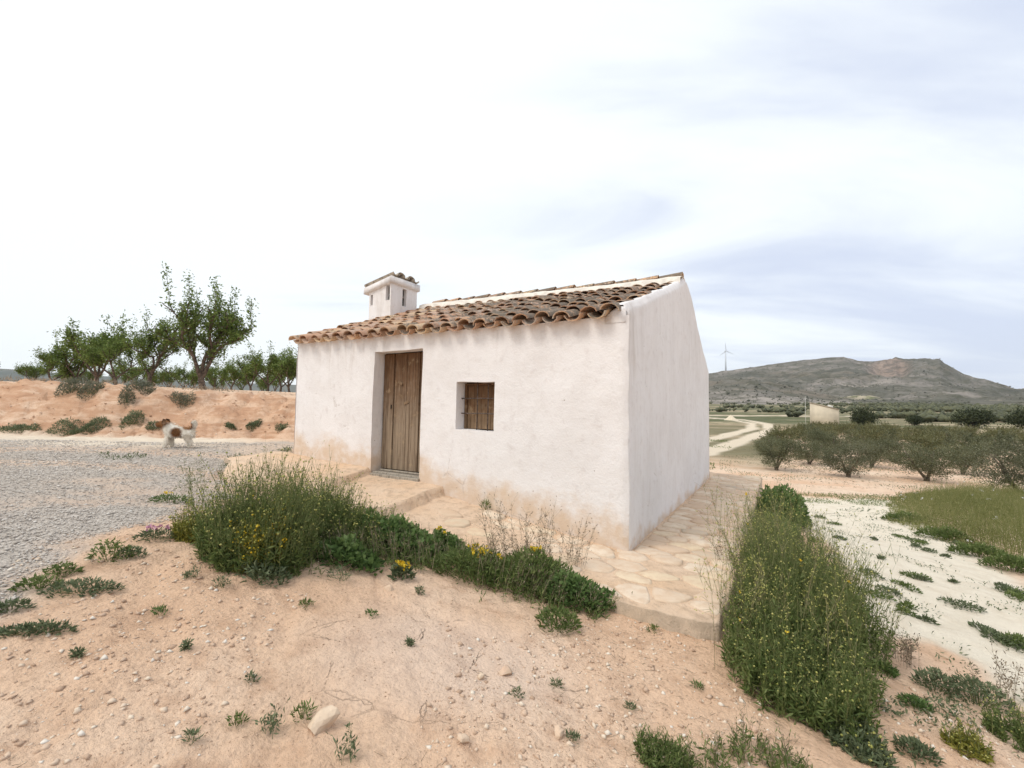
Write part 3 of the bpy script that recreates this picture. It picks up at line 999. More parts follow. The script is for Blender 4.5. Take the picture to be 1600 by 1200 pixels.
Q = np.stack([idx[:-1, :-1], idx[:-1, 1:], idx[1:, 1:], idx[1:, :-1]], -1)[~hole]
FV = np.stack([XXw, YYw, ZZw], -1)
add_wall(FV.reshape(-1, 3), Q, spl.ravel(), stk.ravel())


def reveal(line, depth, spl_, rnd=.0):
    """line (N,3) along an opening edge; strip going in by depth"""
    n = len(line); ds = np.array([0, .012, .05, .10, .16, depth])
    P = np.repeat(line[:, None, :], len(ds), 1).copy()
    P[:, :, 1] += ds[None, :]
    P += .004 * fbm(P[..., 0] * 9 + P[..., 2] * 7, P[..., 1] * 9, 133, 2)[..., None] * (ds > 0)[None, :, None]
    i_ = (np.arange(n - 1) * len(ds))[:, None]; j_ = np.arange(len(ds) - 1)[None]
    add_wall(P.reshape(-1, 3), np.stack([i_ + j_, i_ + j_ + 1, i_ + len(ds) + j_ + 1, i_ + len(ds) + j_], -1).reshape(-1, 4), np.repeat(spl_, len(ds)), np.zeros(n * len(ds)))


ixd = [int(np.argmin(abs(xs - v_))) for v_ in (DOOR[0], DOOR[1], WIN[0], WIN[1])]
izd = [int(np.argmin(abs(zs - v_))) for v_ in (.44, DOOR[2], WIN[2], WIN[3])]
for ix_, (za, zb), dp in ((ixd[0], (izd[0], izd[1]), .24), (ixd[1], (izd[0], izd[1]), .24), (ixd[2], (izd[2], izd[3]), .24), (ixd[3], (izd[2], izd[3]), .24)):
    reveal(FV[za:zb + 1, ix_], dp, spl[za:zb + 1, ix_])
for iz_, (xa, xb), dp in ((izd[1], (ixd[0], ixd[1]), .24), (izd[2], (ixd[2], ixd[3]), .24), (izd[3], (ixd[2], ixd[3]), .24)):
    reveal(FV[iz_, xa:xb + 1], dp, 0 * spl[iz_, xa:xb + 1])


# gables: outer face plus rounded top running back over the tile ends
def gable(x0, sgn, seed):
    ys = np.arange(0, HD + .001, .06); ys[-1] = HD
    top = deck_z(np.full_like(ys, x0), ys) + ((.15 + .07 * smooth(3.2, 3.8, ys)) if sgn > 0 else .03) + .015 * fbm(ys * 3, ys * 0, seed, 3)
    top = top - .05 * smooth(.3, 0, np.abs(ys - 3.45)) ** 2 + (.20 * np.exp(-((ys - 4.35) / .75) ** 2) if sgn > 0 else 0)
    v_ = np.concatenate([np.linspace(0, .9, 44), np.linspace(.92, 1, 10)])
    Yg = np.repeat(ys[:, None], len(v_), 1); Zg = -.4 + (top[:, None] + .4) * v_[None]
    Xg = x0 + sgn * wall_noise(Yg, Zg, seed)
    rnd_ = smooth(.13, 0, top[:, None] - Zg)
    Xg = Xg - sgn * .05 * rnd_ ** 2
    Xg = Xg - sgn * .02 * smooth(.06, 0, Yg) ** 2
    Yg2 = Yg + np.where(Yg < 1e-6, (wall_noise(np.zeros_like(Zg), Zg, 121) + .03), 0)
    # cap strip
    cap = []
    for dx_, dz_ in ((.075, .004), (.14, .0), (.22, -.02), (.30, -.09)):
        cap.append(np.stack([np.full_like(ys, x0) - sgn * (dx_ + .01 * fbm(ys * 4, ys * 0 + dx_ * 9, seed + 3, 2)), ys + np.where(ys < 1e-6, .02, 0), top + dz_ + .008 * fbm(ys * 6, ys * 0 + dx_ * 20, seed + 4, 2)], -1))
    P = np.concatenate([np.stack([Xg, Yg2, Zg], -1), np.stack(cap, 1)], 1)
    n_, m_ = P.shape[:2]
    i_ = (np.arange(n_ - 1) * m_)[:, None]; j_ = np.arange(m_ - 1)[None]
    Q_ = np.stack([i_ + j_, i_ + m_ + j_, i_ + m_ + j_ + 1, i_ + j_ + 1], -1).reshape(-1, 4)
    if sgn < 0: Q_ = Q_[:, ::-1]
    depth_z = np.broadcast_to(top[:, None], Zg.shape) - Zg
    sk = .10 + .70 * smooth(.2, .75, fbm(Yg * 1.2, Zg * .35, seed + 7, 3) + .2) * smooth(2.2, .2, depth_z)
    sk = np.concatenate([sk, np.full((n_, 4), .5)], 1)
    sp__ = np.concatenate([np.clip(1 - (Zg - .0) / .3, 0, 1) * .62, np.zeros((n_, 4))], 1)
    add_wall(P.reshape(-1, 3), Q_, sp__.ravel(), sk.ravel())


# plaster plug closing the eave end of the gable
pg = np.array([(a_, b_, c_) for a_ in (-.30, -.10, -.035) for b_ in (-.045, .03, .12) for c_ in (0, 1)], float)
P = np.zeros((3, 3, 2, 3))
for i_, a_ in enumerate((-.27, -.12, -.03)):
    for j_, b_ in enumerate((-.012, .03, .16)):
        zt_ = float(deck_z(a_, max(b_, 0))) + (.05, .13, .12)[i_] - (.03 if j_ == 0 else 0)
        P[i_, j_, 0] = (a_, b_, 2.55); P[i_, j_, 1] = (a_, b_, zt_)
V_ = P.reshape(-1, 3); I_ = np.arange(18).reshape(3, 3, 2)
Q_ = []
for i_ in range(2):
    Q_.append((I_[i_, 0, 0], I_[i_ + 1, 0, 0], I_[i_ + 1, 0, 1], I_[i_, 0, 1]))
    for j_ in range(2): Q_.append((I_[i_, j_, 1], I_[i_ + 1, j_, 1], I_[i_ + 1, j_ + 1, 1], I_[i_, j_ + 1, 1]))
for j_ in range(2): Q_.append((I_[0, j_ + 1, 0], I_[0, j_, 0], I_[0, j_, 1], I_[0, j_ + 1, 1])); Q_.append((I_[2, j_, 0], I_[2, j_ + 1, 0], I_[2, j_ + 1, 1], I_[2, j_, 1]))
add_wall(V_, Q_, np.zeros(18), np.full(18, .3))
gable(0.0, 1, 141)
gable(-HL, -1, 161)
# back wall
xb = np.linspace(-HL, 0, 60); zb = np.linspace(-.6, 2.42, 30); XB, ZB = np.meshgrid(xb, zb)
idx = np.arange(XB.size).reshape(XB.shape)
add_wall(np.stack([XB, HD + wall_noise(XB, ZB, 181), ZB], -1).reshape(-1, 3), np.stack([idx[:-1, :-1], idx[1:, :-1], idx[1:, 1:], idx[:-1, 1:]], -1).reshape(-1, 4), np.clip(1 - ZB / .4, 0, 1).ravel() * .8, ZB.ravel() * 0)
me = g.mesh('wall', M_WALL, True)
for nm, a_ in (('splash', np.concatenate(splash_v)), ('streak', np.concatenate(streak_v))):
    at = me.attributes.new(nm, 'FLOAT', 'POINT'); at.data.foreach_set('value', np.clip(a_, 0, 1).astype(np.float32))
link('wall', me, house)

# door: three planks, edge post, black panel as gap shade, threshold beams
door = bevel_box('door', DOOR[0] - .03, DOOR[1] + .03, .243, .27, .42, DOOR[2] + .03, M_DARK, house, bev=.004)
tag(door, label='weathered brown plank door, bleached grey towards the bottom')
ed = [DOOR[0] + .005, -3.815, -3.515, -3.115]
ed = [-4.09, -3.85, -3.575, -3.30, -3.125]
for a_, b_ in zip(ed[:-1], ed[1:]):
    bevel_box('plank', a_ + .007, b_ - .007, .195 + random.uniform(0, .012), .240, .565, DOOR[2] - .015, M_DOOR, door, bev=.004, jit=.0012)
bevel_box('door_post', -3.118, -3.072, .20, .241, .46, DOOR[2] - .005, M_DOOR, door, bev=.005)
kh = bevel_box('keyhole', -3.905, -3.885, .188, .203, 1.52, 1.585, M_DARK, door, bev=.003)
for (px_, pz_, rot_) in ((-3.70, 1.93, .5), (-3.56, 1.62, -.35)):
    pp = bevel_box('patch', -.05, .05, .186, .1945, -.022, .022, M_SHUT, door, bev=.003); pp.location = (px_, 0, pz_); pp.rotation_euler = (0, rot_, 0)
th = bevel_box('threshold', DOOR[0] + .01, DOOR[1] - .005, .03, .24, .40, .535, M_SILL, house, bev=.012, jit=.003)
tag(th, label='grey cracked wooden threshold beam')
bevel_box('beam', DOOR[0] + .02, DOOR[1] + .02, -.045, .028, .38, .515, M_SILL, th, bev=.010, jit=.003)
bevel_box('beam', DOOR[0] + .05, DOOR[1] - .03, .12, .19, .5365, .562, M_SILL, th, bev=.006, jit=.003)

# window: shutter boards behind iron bars
win = bevel_box('window', WIN[0] - .03, WIN[1] + .03, .243, .27, WIN[2] - .03, WIN[3] + .03, M_DARK, house, bev=.003)
tag(win, label='small deep-set window with wooden shutter behind iron bars')
we = [WIN[0] + .045, -2.20, -2.02, WIN[1] - .035]
for a_, b_ in zip(we[:-1], we[1:]):
    bevel_box('shutter_board', a_ + .005, b_ - .005, .205, .240, WIN[2] + .01, WIN[3] - .04, M_SHUT, win, bev=.003, jit=.001)
bevel_box('frame', WIN[0] + .003, WIN[0] + .042, .185, .240, WIN[2] + .006, WIN[3] - .01, M_SHUT, win, bev=.004)
bevel_box('frame', WIN[1] - .033, WIN[1] - .003, .185, .240, WIN[2] + .006, WIN[3] - .01, M_SHUT, win, bev=.004)
bevel_box('frame', WIN[0] + .043, WIN[1] - .034, .185, .240, WIN[3] - .038, WIN[3] - .008, M_SHUT, win, bev=.004)
for z_ in (WIN[2] + .225, WIN[2] + .435):
    gg = Geo(); tube(gg, [(WIN[0] - .02, .13, z_), (-2.1, .13, z_ + .004), (WIN[1] + .02, .13, z_)], .008, 8)
    link('bar', gg.mesh('bar', M_IRON, True), win)
for x_ in (-2.165, -1.985):
    gg = Geo(); tube(gg, [(x_, .147, WIN[2] - .02), (x_ + .003, .147, 1.58), (x_, .147, WIN[3] + .02)], .008, 8)
    link('bar', gg.mesh('bar', M_IRON, True), win)

# ------------------------------------------------------------------ roof
g = Geo()
xs = np.linspace(-HL + .02, -.10, 50)
for (ya, yb, n_) in ((.012, 3.5, 30), (3.5, HD + .06, 26)):
    ys = np.linspace(ya, yb, n_); XR, YR = np.meshgrid(xs, ys); ZR = deck_z(XR, YR) + .022
    idx = np.arange(XR.size).reshape(XR.shape)
    Q = np.stack([idx[:-1, :-1], idx[:-1, 1:], idx[1:, 1:], idx[1:, :-1]], -1).reshape(-1, 4)
    g.add(np.stack([XR, YR, ZR], -1).reshape(-1, 3), Q)
    g.add(np.stack([XR, YR, ZR - .05], -1).reshape(-1, 3), Q[:, ::-1])
# front edge of the bed under the eave tiles
P = []
for x_ in xs: P += [(x_, .012, float(deck_z(x_, .012)) + .022), (x_, .012, float(deck_z(x_, .012)) - .028)]
i = np.arange(len(xs) - 1)[:, None] * 2
g.add(P, np.concatenate([i + 1, i + 3, i + 2, i], 1))
roof = link('roof', g.mesh('roof', M_MORTAR, True), house)


def tile_mesh(name, w_low, w_up, length, flip=False, segs=7, seed=0, arch=.85):
    """barrel tile; origin at the middle of its lower end, runs up +y"""
    R_ = random.Random(seed)
    V, Q = [], []
    nl = 3; th_ = .015
    for s_, off in ((1, 0.0), (0, th_)):
        for l_ in range(nl):
            f_ = l_ / (nl - 1); r_ = (w_low * (1 - f_) + w_up * f_) / 2
            for a_ in range(segs + 1):
                an = math.pi * (0.02 + .96 * a_ / segs)
                rr_ = r_ - (off if s_ == 0 else 0)
                zz = rr_ * math.sin(an) * arch * .92
                V.append((rr_ * math.cos(an) * (1.0 if s_ else 1.0), f_ * length + (R_.uniform(-.006, .006) if l_ in (0, nl - 1) else 0), -zz if flip else zz))
    m_ = segs + 1; o_ = nl * m_
    for l_ in range(nl - 1):
        for a_ in range(segs):
            b_ = l_ * m_ + a_
            Q.append((b_, b_ + m_, b_ + m_ + 1, b_ + 1)); Q.append((o_ + b_, o_ + b_ + 1, o_ + b_ + m_ + 1, o_ + b_ + m_))
    for l_ in (0, nl - 1):
        for a_ in range(segs):
            b_ = l_ * m_ + a_
            q_ = (b_, b_ + 1, o_ + b_ + 1, o_ + b_)
            Q.append(q_ if l_ == 0 else q_[::-1])
    for l_ in range(nl - 1):
        b_ = l_ * m_; Q.append((b_, o_ + b_, o_ + b_ + m_, b_ + m_))
        b_ = l_ * m_ + segs; Q.append((b_, b_ + m_, o_ + b_ + m_, o_ + b_))
    gg = Geo(); gg.add(V, [q_ if not flip else q_[::-1] for q_ in Q])
    return gg.mesh(name, M_TILE, True)


def split_sharp(me):
    try: me.set_sharp_from_angle(angle=math.radians(50))
    except Exception: pass
    return me


COVER = [split_sharp(tile_mesh('tile', .235, .185, .47, False, seed=s_)) for s_ in range(4)]
PAN = [split_sharp(tile_mesh('tile', .215, .25, .47, True, seed=s_ + 9)) for s_ in range(4)]
NCOL, PITCH_X, EXPO = 20, (HL - .22) / 20, .345
SL = math.hypot(3.5, 1.25)
tiles_done = 0
extra = Geo()


def tile_matrix(x_, d_, front=True, lift=0.0, tilt=0.0):
    y_ = d_ * 3.5 / SL if front else HD - d_ * (HD - 3.5) / math.hypot(HD - 3.5, 1.45)
    z0 = float(deck_z(x_, y_)); e_ = .05
    dz = (float(deck_z(x_, y_ + e_)) - float(deck_z(x_, y_ - e_))) / (2 * e_)
    if not front: dz = -dz
    pitch_ = math.atan(dz)
    m_ = Matrix.Translation((x_, y_, z0 + lift))
    if not front: m_ = m_ @ Matrix.Rotation(math.pi, 4, 'Z')
    return m_ @ Matrix.Rotation(pitch_ - tilt, 4, 'X')


def bake(me, m_, geo, tint):
    n_ = len(me.vertices); co = np.empty(n_ * 3, np.float32); me.vertices.foreach_get('co', co)
    co = co.reshape(-1, 3) @ np.array(m_.to_3x3()).T + np.array(m_.translation)
    li = np.empty(len(me.loops), np.int32); me.loops.foreach_get('vertex_index', li)
    geo.add(co, li.reshape(-1, 4), None, tint)


NROW = 11
for c_ in range(NCOL + 1):
    for r_ in range(NROW):
        # pans in the troughs
        if c_ < NCOL:
            x_ = -HL + .06 + (c_ + .5) * PITCH_X + random.uniform(-.012, .012)
            m_ = tile_matrix(x_, -.16 + r_ * EXPO + random.uniform(-.02, .02), True, .118, .045) @ Matrix.Rotation(random.uniform(-.05, .05), 4, 'Z') @ Matrix.Rotation(random.uniform(-.08, .08), 4, 'Y')
            if r_ < 3:
                o = link('tile', random.choice(PAN), roof); o.matrix_local = m_
            else:
                bake(random.choice(PAN), m_, extra, random.random())
        # covers over the joints
        if c_ == NCOL and r_ > 0 and False: continue
        x_ = -HL + .06 + c_ * PITCH_X + random.uniform(-.014, .014)
        if c_ == NCOL: x_ -= .02
        m_ = tile_matrix(x_, -.115 + r_ * EXPO + random.uniform(-.05, .05), True, .078 + random.uniform(-.006, .026), .05 + random.uniform(-.02, .03)) @ Matrix.Rotation(random.gauss(0, .065), 4, 'Z') @ Matrix.Rotation(random.gauss(0, .10), 4, 'Y')
        if r_ < NROW - 1 or c_ < 3:
            o = link('tile', random.choice(COVER), roof); o.matrix_local = m_
        else:
            bake(random.choice(COVER), m_, extra, random.random())
for c_ in range(NCOL + 1):          # rear slope
    for r_ in range(10):
        x_ = -HL + .06 + c_ * PITCH_X
        bake(random.choice(COVER), tile_matrix(x_ + random.uniform(-.01, .01), -.08 + r_ * .345, False, .09, .05), extra, random.random())
        if c_ < NCOL: bake(random.choice(PAN), tile_matrix(x_ + PITCH_X / 2, -.12 + r_ * .345, False, .118, .045), extra, random.random())
# the same clay, varied piece by piece through the tint value
k = NT('clay_tile_mass'); p = k.obj(); r = k.attr('tint'); n1 = k.noise(p, 7, 5, .65); n2 = k.noise(p, 26, 4, .7)
base = k.cramp(r, [(0, (.38, .23, .15)), (.3, (.52, .32, .20)), (.6, (.44, .29, .20)), (.8, (.60, .42, .26)), (1, (.38, .27, .2))])
c = k.mix(k.ramp(k.math('MULTIPLY_ADD', n2, .55, k.math('MULTIPLY', n1, .45)), .47, .57, 0, .85), base, (.20, .165, .13))
k.color(c); k.bump(k.math('ADD', n1, n2), .6, .01)
ex = link('tile_rows', extra.mesh('tile_rows', k.m, True), roof, kind='stuff')
split_sharp(ex.data)
# ridge: mortar bed and a row of cover tiles
g = Geo(); xs = np.linspace(-HL + .01, -.02, 90)
prof_ = [(-.34, -.02), (-.29, .10), (-.14, .165), (0, .18), (.14, .165), (.28, .10), (.32, -.02)]
P = np.stack([np.stack([np.full(len(prof_), x_), [3.5 + a_ * (1 + .12 * float(fbm(x_ * 5, a_ * 4, 191, 2))) for a_, b_ in prof_], [float(deck_z(x_, 3.5)) + .02 + b_ + .012 * float(fbm(x_ * 6, a_ * 5, 193, 2)) for a_, b_ in prof_]], -1) for x_ in xs])
n_, m_ = P.shape[:2]; i = (np.arange(n_ - 1) * m_)[:, None]; j = np.arange(m_ - 1)[None]
g.add(P.reshape(-1, 3), np.stack([i + j, i + m_ + j, i + m_ + j + 1, i + j + 1], -1).reshape(-1, 4))
RIDGE_O = link('ridge_mortar', g.mesh('ridge_mortar', M_RIDGE, True), roof)
RT = [split_sharp(tile_mesh('ridge_tile', .23, .20, .40, False, seed=s_ + 30, arch=.8)) for s_ in range(3)]
x_ = -.03
while x_ > -HL + .3:
    o = link('ridge_tile', random.choice(RT), roof)
    o.matrix_local = Matrix.Translation((x_, 3.5 + random.uniform(-.015, .015), float(deck_z(x_, 3.5)) + .198 + random.uniform(0, .02))) @ Matrix.Rotation(math.pi / 2 + random.uniform(-.03, .03), 4, 'Z') @ Matrix.Rotation(random.uniform(-.05, .0), 4, 'X')
    x_ -= .425

# ------------------------------------------------------------------ chimney on the far gable
CHX0, CHX1, CHY0, CHY1 = -7.0, -6.27, 2.33, 3.19
def zc_top(x_): return 4.44 + (x_ - CHX1) * .20
bm = bmesh.new()
vv_ = {}
def bq(pts):
    f_ = bm.faces.new([bm.verts.new(p_) for p_ in pts])
holesF = [(-6.955, -6.875, 3.98, 4.24), (-6.44, -6.31, 4.05, 4.41)]
holesR = [(2.70, 2.83, 3.98, 4.40)]
def face_with_holes(u0, u1, z0, ztop, holes, mk):
    us = sorted({u0, u1} | {h_[0] for h_ in holes} | {h_[1] for h_ in holes})
    for a_, b_ in zip(us[:-1], us[1:]):
        h_ = next((h_ for h_ in holes if h_[0] <= a_ + 1e-6 and h_[1] >= b_ - 1e-6), None)
        if h_ is None: bq([mk(a_, z0), mk(b_, z0), mk(b_, ztop(b_)), mk(a_, ztop(a_))])
        else:
            bq([mk(a_, z0), mk(b_, z0), mk(b_, h_[2]), mk(a_, h_[2])])
            bq([mk(a_, h_[3]), mk(b_, h_[3]), mk(b_, ztop(b_)), mk(a_, ztop(a_))])
            D_ = .09
            bq([mk(a_, h_[2]), mk(b_, h_[2]), mk(b_, h_[2], D_), mk(a_, h_[2], D_)])
            bq([mk(b_, h_[2]), mk(b_, h_[3]), mk(b_, h_[3], D_), mk(b_, h_[2], D_)])
            bq([mk(a_, h_[3]), mk(a_, h_[2]), mk(a_, h_[2], D_), mk(a_, h_[3], D_)])
            bq([mk(b_, h_[3]), mk(a_, h_[3]), mk(a_, h_[3], D_), mk(b_, h_[3], D_)])
face_with_holes(CHX0, CHX1, -.3, zc_top, holesF, lambda u, z_, d_=0: (u, CHY0 + d_, z_))
face_with_holes(CHY0, CHY1, -.3, lambda u: zc_top(CHX1), holesR, lambda u, z_, d_=0: (CHX1 - d_, u, z_))
bq([(CHX0, CHY1, -.3), (CHX0, CHY0, -.3), (CHX0, CHY0, zc_top(CHX0)), (CHX0, CHY1, zc_top(CHX0))])
bq([(CHX1, CHY1, -.3), (CHX0, CHY1, -.3), (CHX0, CHY1, zc_top(CHX0)), (CHX1, CHY1, zc_top(CHX1))])
bmesh.ops.remove_doubles(bm, verts=bm.verts[:], dist=.0005)
me = bpy.data.meshes.new('chimney'); bm.to_mesh(me); bm.free(); me.materials.append(M_WALL)
for nm, v__ in (('splash', 0.0), ('streak', .35)):
    at = me.attributes.new(nm, 'FLOAT', 'POINT'); at.data.foreach_set('value', np.full(len(me.vertices), v__, np.float32))
chim = link('chimney', me, house)
tag(chim, label='square whitewashed chimney with slit vents and tiled sloping cap')
# dark flue inside
bevel_box('flue', CHX0 + .10, CHX1 - .10, CHY0 + .10, CHY1 - .10, 3.6, 4.2, M_DARK, chim, bev=0)
# sloping cap slab with scalloped plaster ends
g = Geo()
for sgn_, th_ in ((0, 0),):
    zb0, zb1 = zc_top(CHX0 - .15), zc_top(CHX1 + .05)
    V_, Q_ = box_np(CHX0 - .15, CHX1 + .05, CHY0 - .05, CHY1 + .05, 0, 1)
    for v_ in V_: v_[2] = zc_top(v_[0]) + .004 + (.15 if v_[2] > .5 else 0)
    g.add(V_, Q_)
mc = g.mesh('cap', M_WALL)
for nm, v__ in (('splash', 0.0), ('streak', .5)):
    at = mc.attributes.new(nm, 'FLOAT', 'POINT'); at.data.foreach_set('value', np.full(len(mc.vertices), v__, np.float32))
link('cap', mc, chim)
CT = [split_sharp(tile_mesh('cap_tile', .22, .24, .98, False, seed=51)), split_sharp(tile_mesh('cap_tile', .26, .22, .98, True, seed=52))]
sl_ = math.atan(.20)
for m__ in CT: m__.materials.clear(); m__.materials.append(M_CAPT)
for n_, yy in enumerate((2.43, 2.76, 3.09)):
    o = link('cap_tile', CT[1], chim); o.matrix_local = Matrix.Translation((CHX0 - .17, yy, zc_top(CHX0 - .17) + .255)) @ Matrix.Rotation(-sl_, 4, 'Y') @ Matrix.Rotation(-math.pi / 2, 4, 'Z')
for n_, yy in enumerate((2.60, 2.93)):
    o = link('cap_tile', CT[0], chim); o.matrix_local = Matrix.Translation((CHX0 - .17, yy, zc_top(CHX0 - .17) + .215)) @ Matrix.Rotation(-sl_, 4, 'Y') @ Matrix.Rotation(-math.pi / 2, 4, 'Z')

# ------------------------------------------------------------------ paved apron
g = Geo()
step = .025
ax = np.arange(-6.75, 1.0501, step); ay = np.concatenate([np.linspace(-1.2, 0, 49), np.arange(step, 7.751, step)])
AX, AY = np.meshgrid(ax, ay)
frontline = -(1.20 + .05 * np.sin(AX * 3.1) + .22 * smooth(3.5, 5.0, -AX) - .5 * smooth(5.6, 6.7, -AX))
keep = (AX < 1.06) & ((AY < .12) | (AX > -.15))
AY = np.where(AY < 0, AY * (-frontline / 1.2), AY)
AZ = apron_z(AX, AY)
idx = np.arange(AX.size).reshape(AX.shape)
kq = keep[:-1, :-1] & keep[:-1, 1:] & keep[1:, 1:] & keep[1:, :-1]
edge_a = np.zeros(AX.shape)
Q = np.stack([idx[:-1, :-1], idx[:-1, 1:], idx[1:, 1:], idx[1:, :-1]], -1)[kq]
wob_x = .05 * fbm(AX * 2.2, AY * 2.2, 201, 4, .6); wob_y = .05 * fbm(AX * 2.2, AY * 2.2, 203, 4, .6)
V = np.stack([AX + wob_x, AY + wob_y, AZ], -1).reshape(-1, 3)
# boundary skirt = the kerb face
e_ = {}
for q_ in Q:
    for a_, b_ in ((q_[0], q_[1]), (q_[1], q_[2]), (q_[2], q_[3]), (q_[3], q_[0])):
        if (b_, a_) in e_: del e_[(b_, a_)]
        else: e_[(a_, b_)] = 1
SV, SQ, SE = [], [], []
used = np.unique(Q); remap = -np.ones(len(V), int); remap[used] = np.arange(len(used)); V = V[used]; Q = remap[Q]
edge_v = [0.0] * len(V)
mp = {}
for a_, b_ in e_:
    for t_ in (a_, b_):
        if t_ not in mp:
            mp[t_] = len(V) + len(SV); p_ = V[remap[t_]]; SV.append((p_[0], p_[1], p_[2] - .5 ))
            edge_v[remap[t_]] = .6; SE.append(1.0)
    SQ.append((remap[a_], mp[a_], mp[b_], remap[b_]))
g.add(np.concatenate([V, np.array(SV)]), np.concatenate([Q, np.array(SQ)]))
me = g.mesh('pavement', M_APRON, True)
at = me.attributes.new('edge', 'FLOAT', 'POINT'); at.data.foreach_set('value', np.array(edge_v + SE, np.float32))
pav = link('pavement', me, kind='structure'); pav.matrix_world = HOUSE_M


# flat paving stones, one object each
def clip_poly(poly, p_, n_):
    out = []
    for a_, b_ in zip(poly, poly[1:] + poly[:1]):
        da = (a_[0] - p_[0]) * n_[0] + (a_[1] - p_[1]) * n_[1]; db = (b_[0] - p_[0]) * n_[0] + (b_[1] - p_[1]) * n_[1]
        if da <= 0: out.append(a_)
        if (da < 0 < db) or (db < 0 < da):
            t_ = da / (da - db); out.append((a_[0] + t_ * (b_[0] - a_[0]), a_[1] + t_ * (b_[1] - a_[1])))
    return out


pts = []
random.seed(11)
def ok_pt(x_, y_, dmin):
    return all((x_ - a_) ** 2 / 1.5 + (y_ - b_) ** 2 / .62 > dmin * dmin for a_, b_ in pts)
for _ in range(9000):
    if random.random() < .32: x_, y_ = random.uniform(-2.6, .1), random.uniform(-1.14, -.04)
    else: x_, y_ = random.uniform(.06, .98), random.uniform(-1.14, 7.6)
    if ok_pt(x_, y_, .245 if y_ < .6 else .225): pts.append((x_, y_))
for (x_, y_) in pts:
    if x_ < -1.0 and random.random() < (-x_ - 1.0) / 1.3: continue
    if random.random() < .06: continue
    poly = [(x_ - .34, y_ - .24), (x_ + .34, y_ - .24), (x_ + .34, y_ + .24), (x_ - .34, y_ + .24)]
    for (a_, b_) in pts:
        if (a_, b_) == (x_, y_) or abs(a_ - x_) > .7 or abs(b_ - y_) > .5: continue
        mx, my = (a_ + x_) / 2, (b_ + y_) / 2
        n_ = (a_ - x_, (b_ - y_) * 1.8)
        poly = clip_poly(poly, (mx, my), n_)
        if len(poly) < 3: break
    if len(poly) < 3: continue
    for lim in (((1.035, 0), (1, 0)), ((0, -1.175), (0, -1))): poly = clip_poly(poly, *lim)
    if y_ > -.04: poly = clip_poly(poly, (.02, 0), (-1, 0))
    else: poly = clip_poly(poly, (0, -.015), (0, 1)) if x_ < .02 else poly
    if len(poly) < 3: continue
    cx_, cy_ = sum(p_[0] for p_ in poly) / len(poly), sum(p_[1] for p_ in poly) / len(poly)
    # round the outline
    dense = []
    for a_, b_ in zip(poly, poly[1:] + poly[:1]):
        dense += [a_, ((a_[0] + b_[0]) / 2, (a_[1] + b_[1]) / 2)]
    m_ = len(dense)
    sm_ = [((dense[i_ - 1][0] + 5 * dense[i_][0] + dense[(i_ + 1) % m_][0]) / 7, (dense[i_ - 1][1] + 5 * dense[i_][1] + dense[(i_ + 1) % m_][1]) / 7) for i_ in range(m_)]
    sh = random.uniform(.90, .985)
    hgt_ = random.uniform(.005, .022)
    z0 = float(apron_z(cx_, cy_))
    rings = []
    for f_, dz in ((1.0, -.02), (.97, hgt_ * .55), (.82, hgt_)):
        rg = []
        for p_ in sm_:
            px_, py_ = cx_ + (p_[0] - cx_) * sh * f_, cy_ + (p_[1] - cy_) * sh * f_
            px_ += .03 * mnoise.noise(Vector((px_ * 9, py_ * 9, 1))); py_ += .03 * mnoise.noise(Vector((px_ * 9, py_ * 9, 5)))
            zz = float(apron_z(px_, py_)) * .6 + z0 * .4
            rg.append((px_ - cx_, py_ - cy_, zz - z0 + dz + .003 * mnoise.noise(Vector((px_ * 14, py_ * 14, 9)))))
        rings.append(rg)
    V_ = [v_ for rg in rings for v_ in rg] + [(0, 0, hgt_ + .002)]
    Q_ = [(l_ * m_ + i_, l_ * m_ + (i_ + 1) % m_, (l_ + 1) * m_ + (i_ + 1) % m_, (l_ + 1) * m_ + i_) for l_ in range(2) for i_ in range(m_)]
    T_ = [(2 * m_ + i_, 2 * m_ + (i_ + 1) % m_, 3 * m_) for i_ in range(m_)]
    area = sum(a_[0] * b_[1] - b_[0] * a_[1] for a_, b_ in zip(sm_, sm_[1:] + sm_[:1]))
    if area < 0: Q_ = [q_[::-1] for q_ in Q_]; T_ = [q_[::-1] for q_ in T_]
    gg = Geo(); gg.add(V_, Q_, T_)
    o = link('stone', gg.mesh('stone', M_STONE, True), pav); o.location = (cx_, cy_, z0)

# ------------------------------------------------------------------ trees
def grow(pt, d, length, rad, depth, segs_out, tips, R, up=.25, wander=.25, split=(2, 3), shrink=.72, spread=.6):
    n = 4
    P = [np.array(pt, float)]; dd = np.array(d, float); dd /= np.linalg.norm(dd)
    for i_ in range(n):
        dd = dd + wander * R.normal(size=3) * .5 + np.array([0, 0, up * .25]); dd /= np.linalg.norm(dd)
        P.append(P[-1] + dd * length / n)
    segs_out.append((np.array(P), np.linspace(rad, rad * .68, n + 1), depth))
    if depth == 0:
        tips.append((np.array(P), dd)); return
    k_ = R.integers(split[0], split[1] + 1)
    for q_ in range(k_):
        nd = dd + spread * R.normal(size=3) * np.array([1, 1, .55]); nd[2] += up * .6
        grow(P[-1], nd, length * shrink * R.uniform(.8, 1.2), rad * .66, depth - 1, segs_out, tips, R, up, wander, split, shrink, spread)
    if depth >= 1:                       # side shoots along the limb
        for q_ in range(2):
            s_ = R.integers(2, n + 1)
            nd = dd * .5 + R.normal(size=3) * .7; nd[2] += .35
            grow(P[s_], nd, length * shrink * .8, rad * .42, max(0, depth - 2), segs_out, tips, R, up, wander, split, shrink, spread)


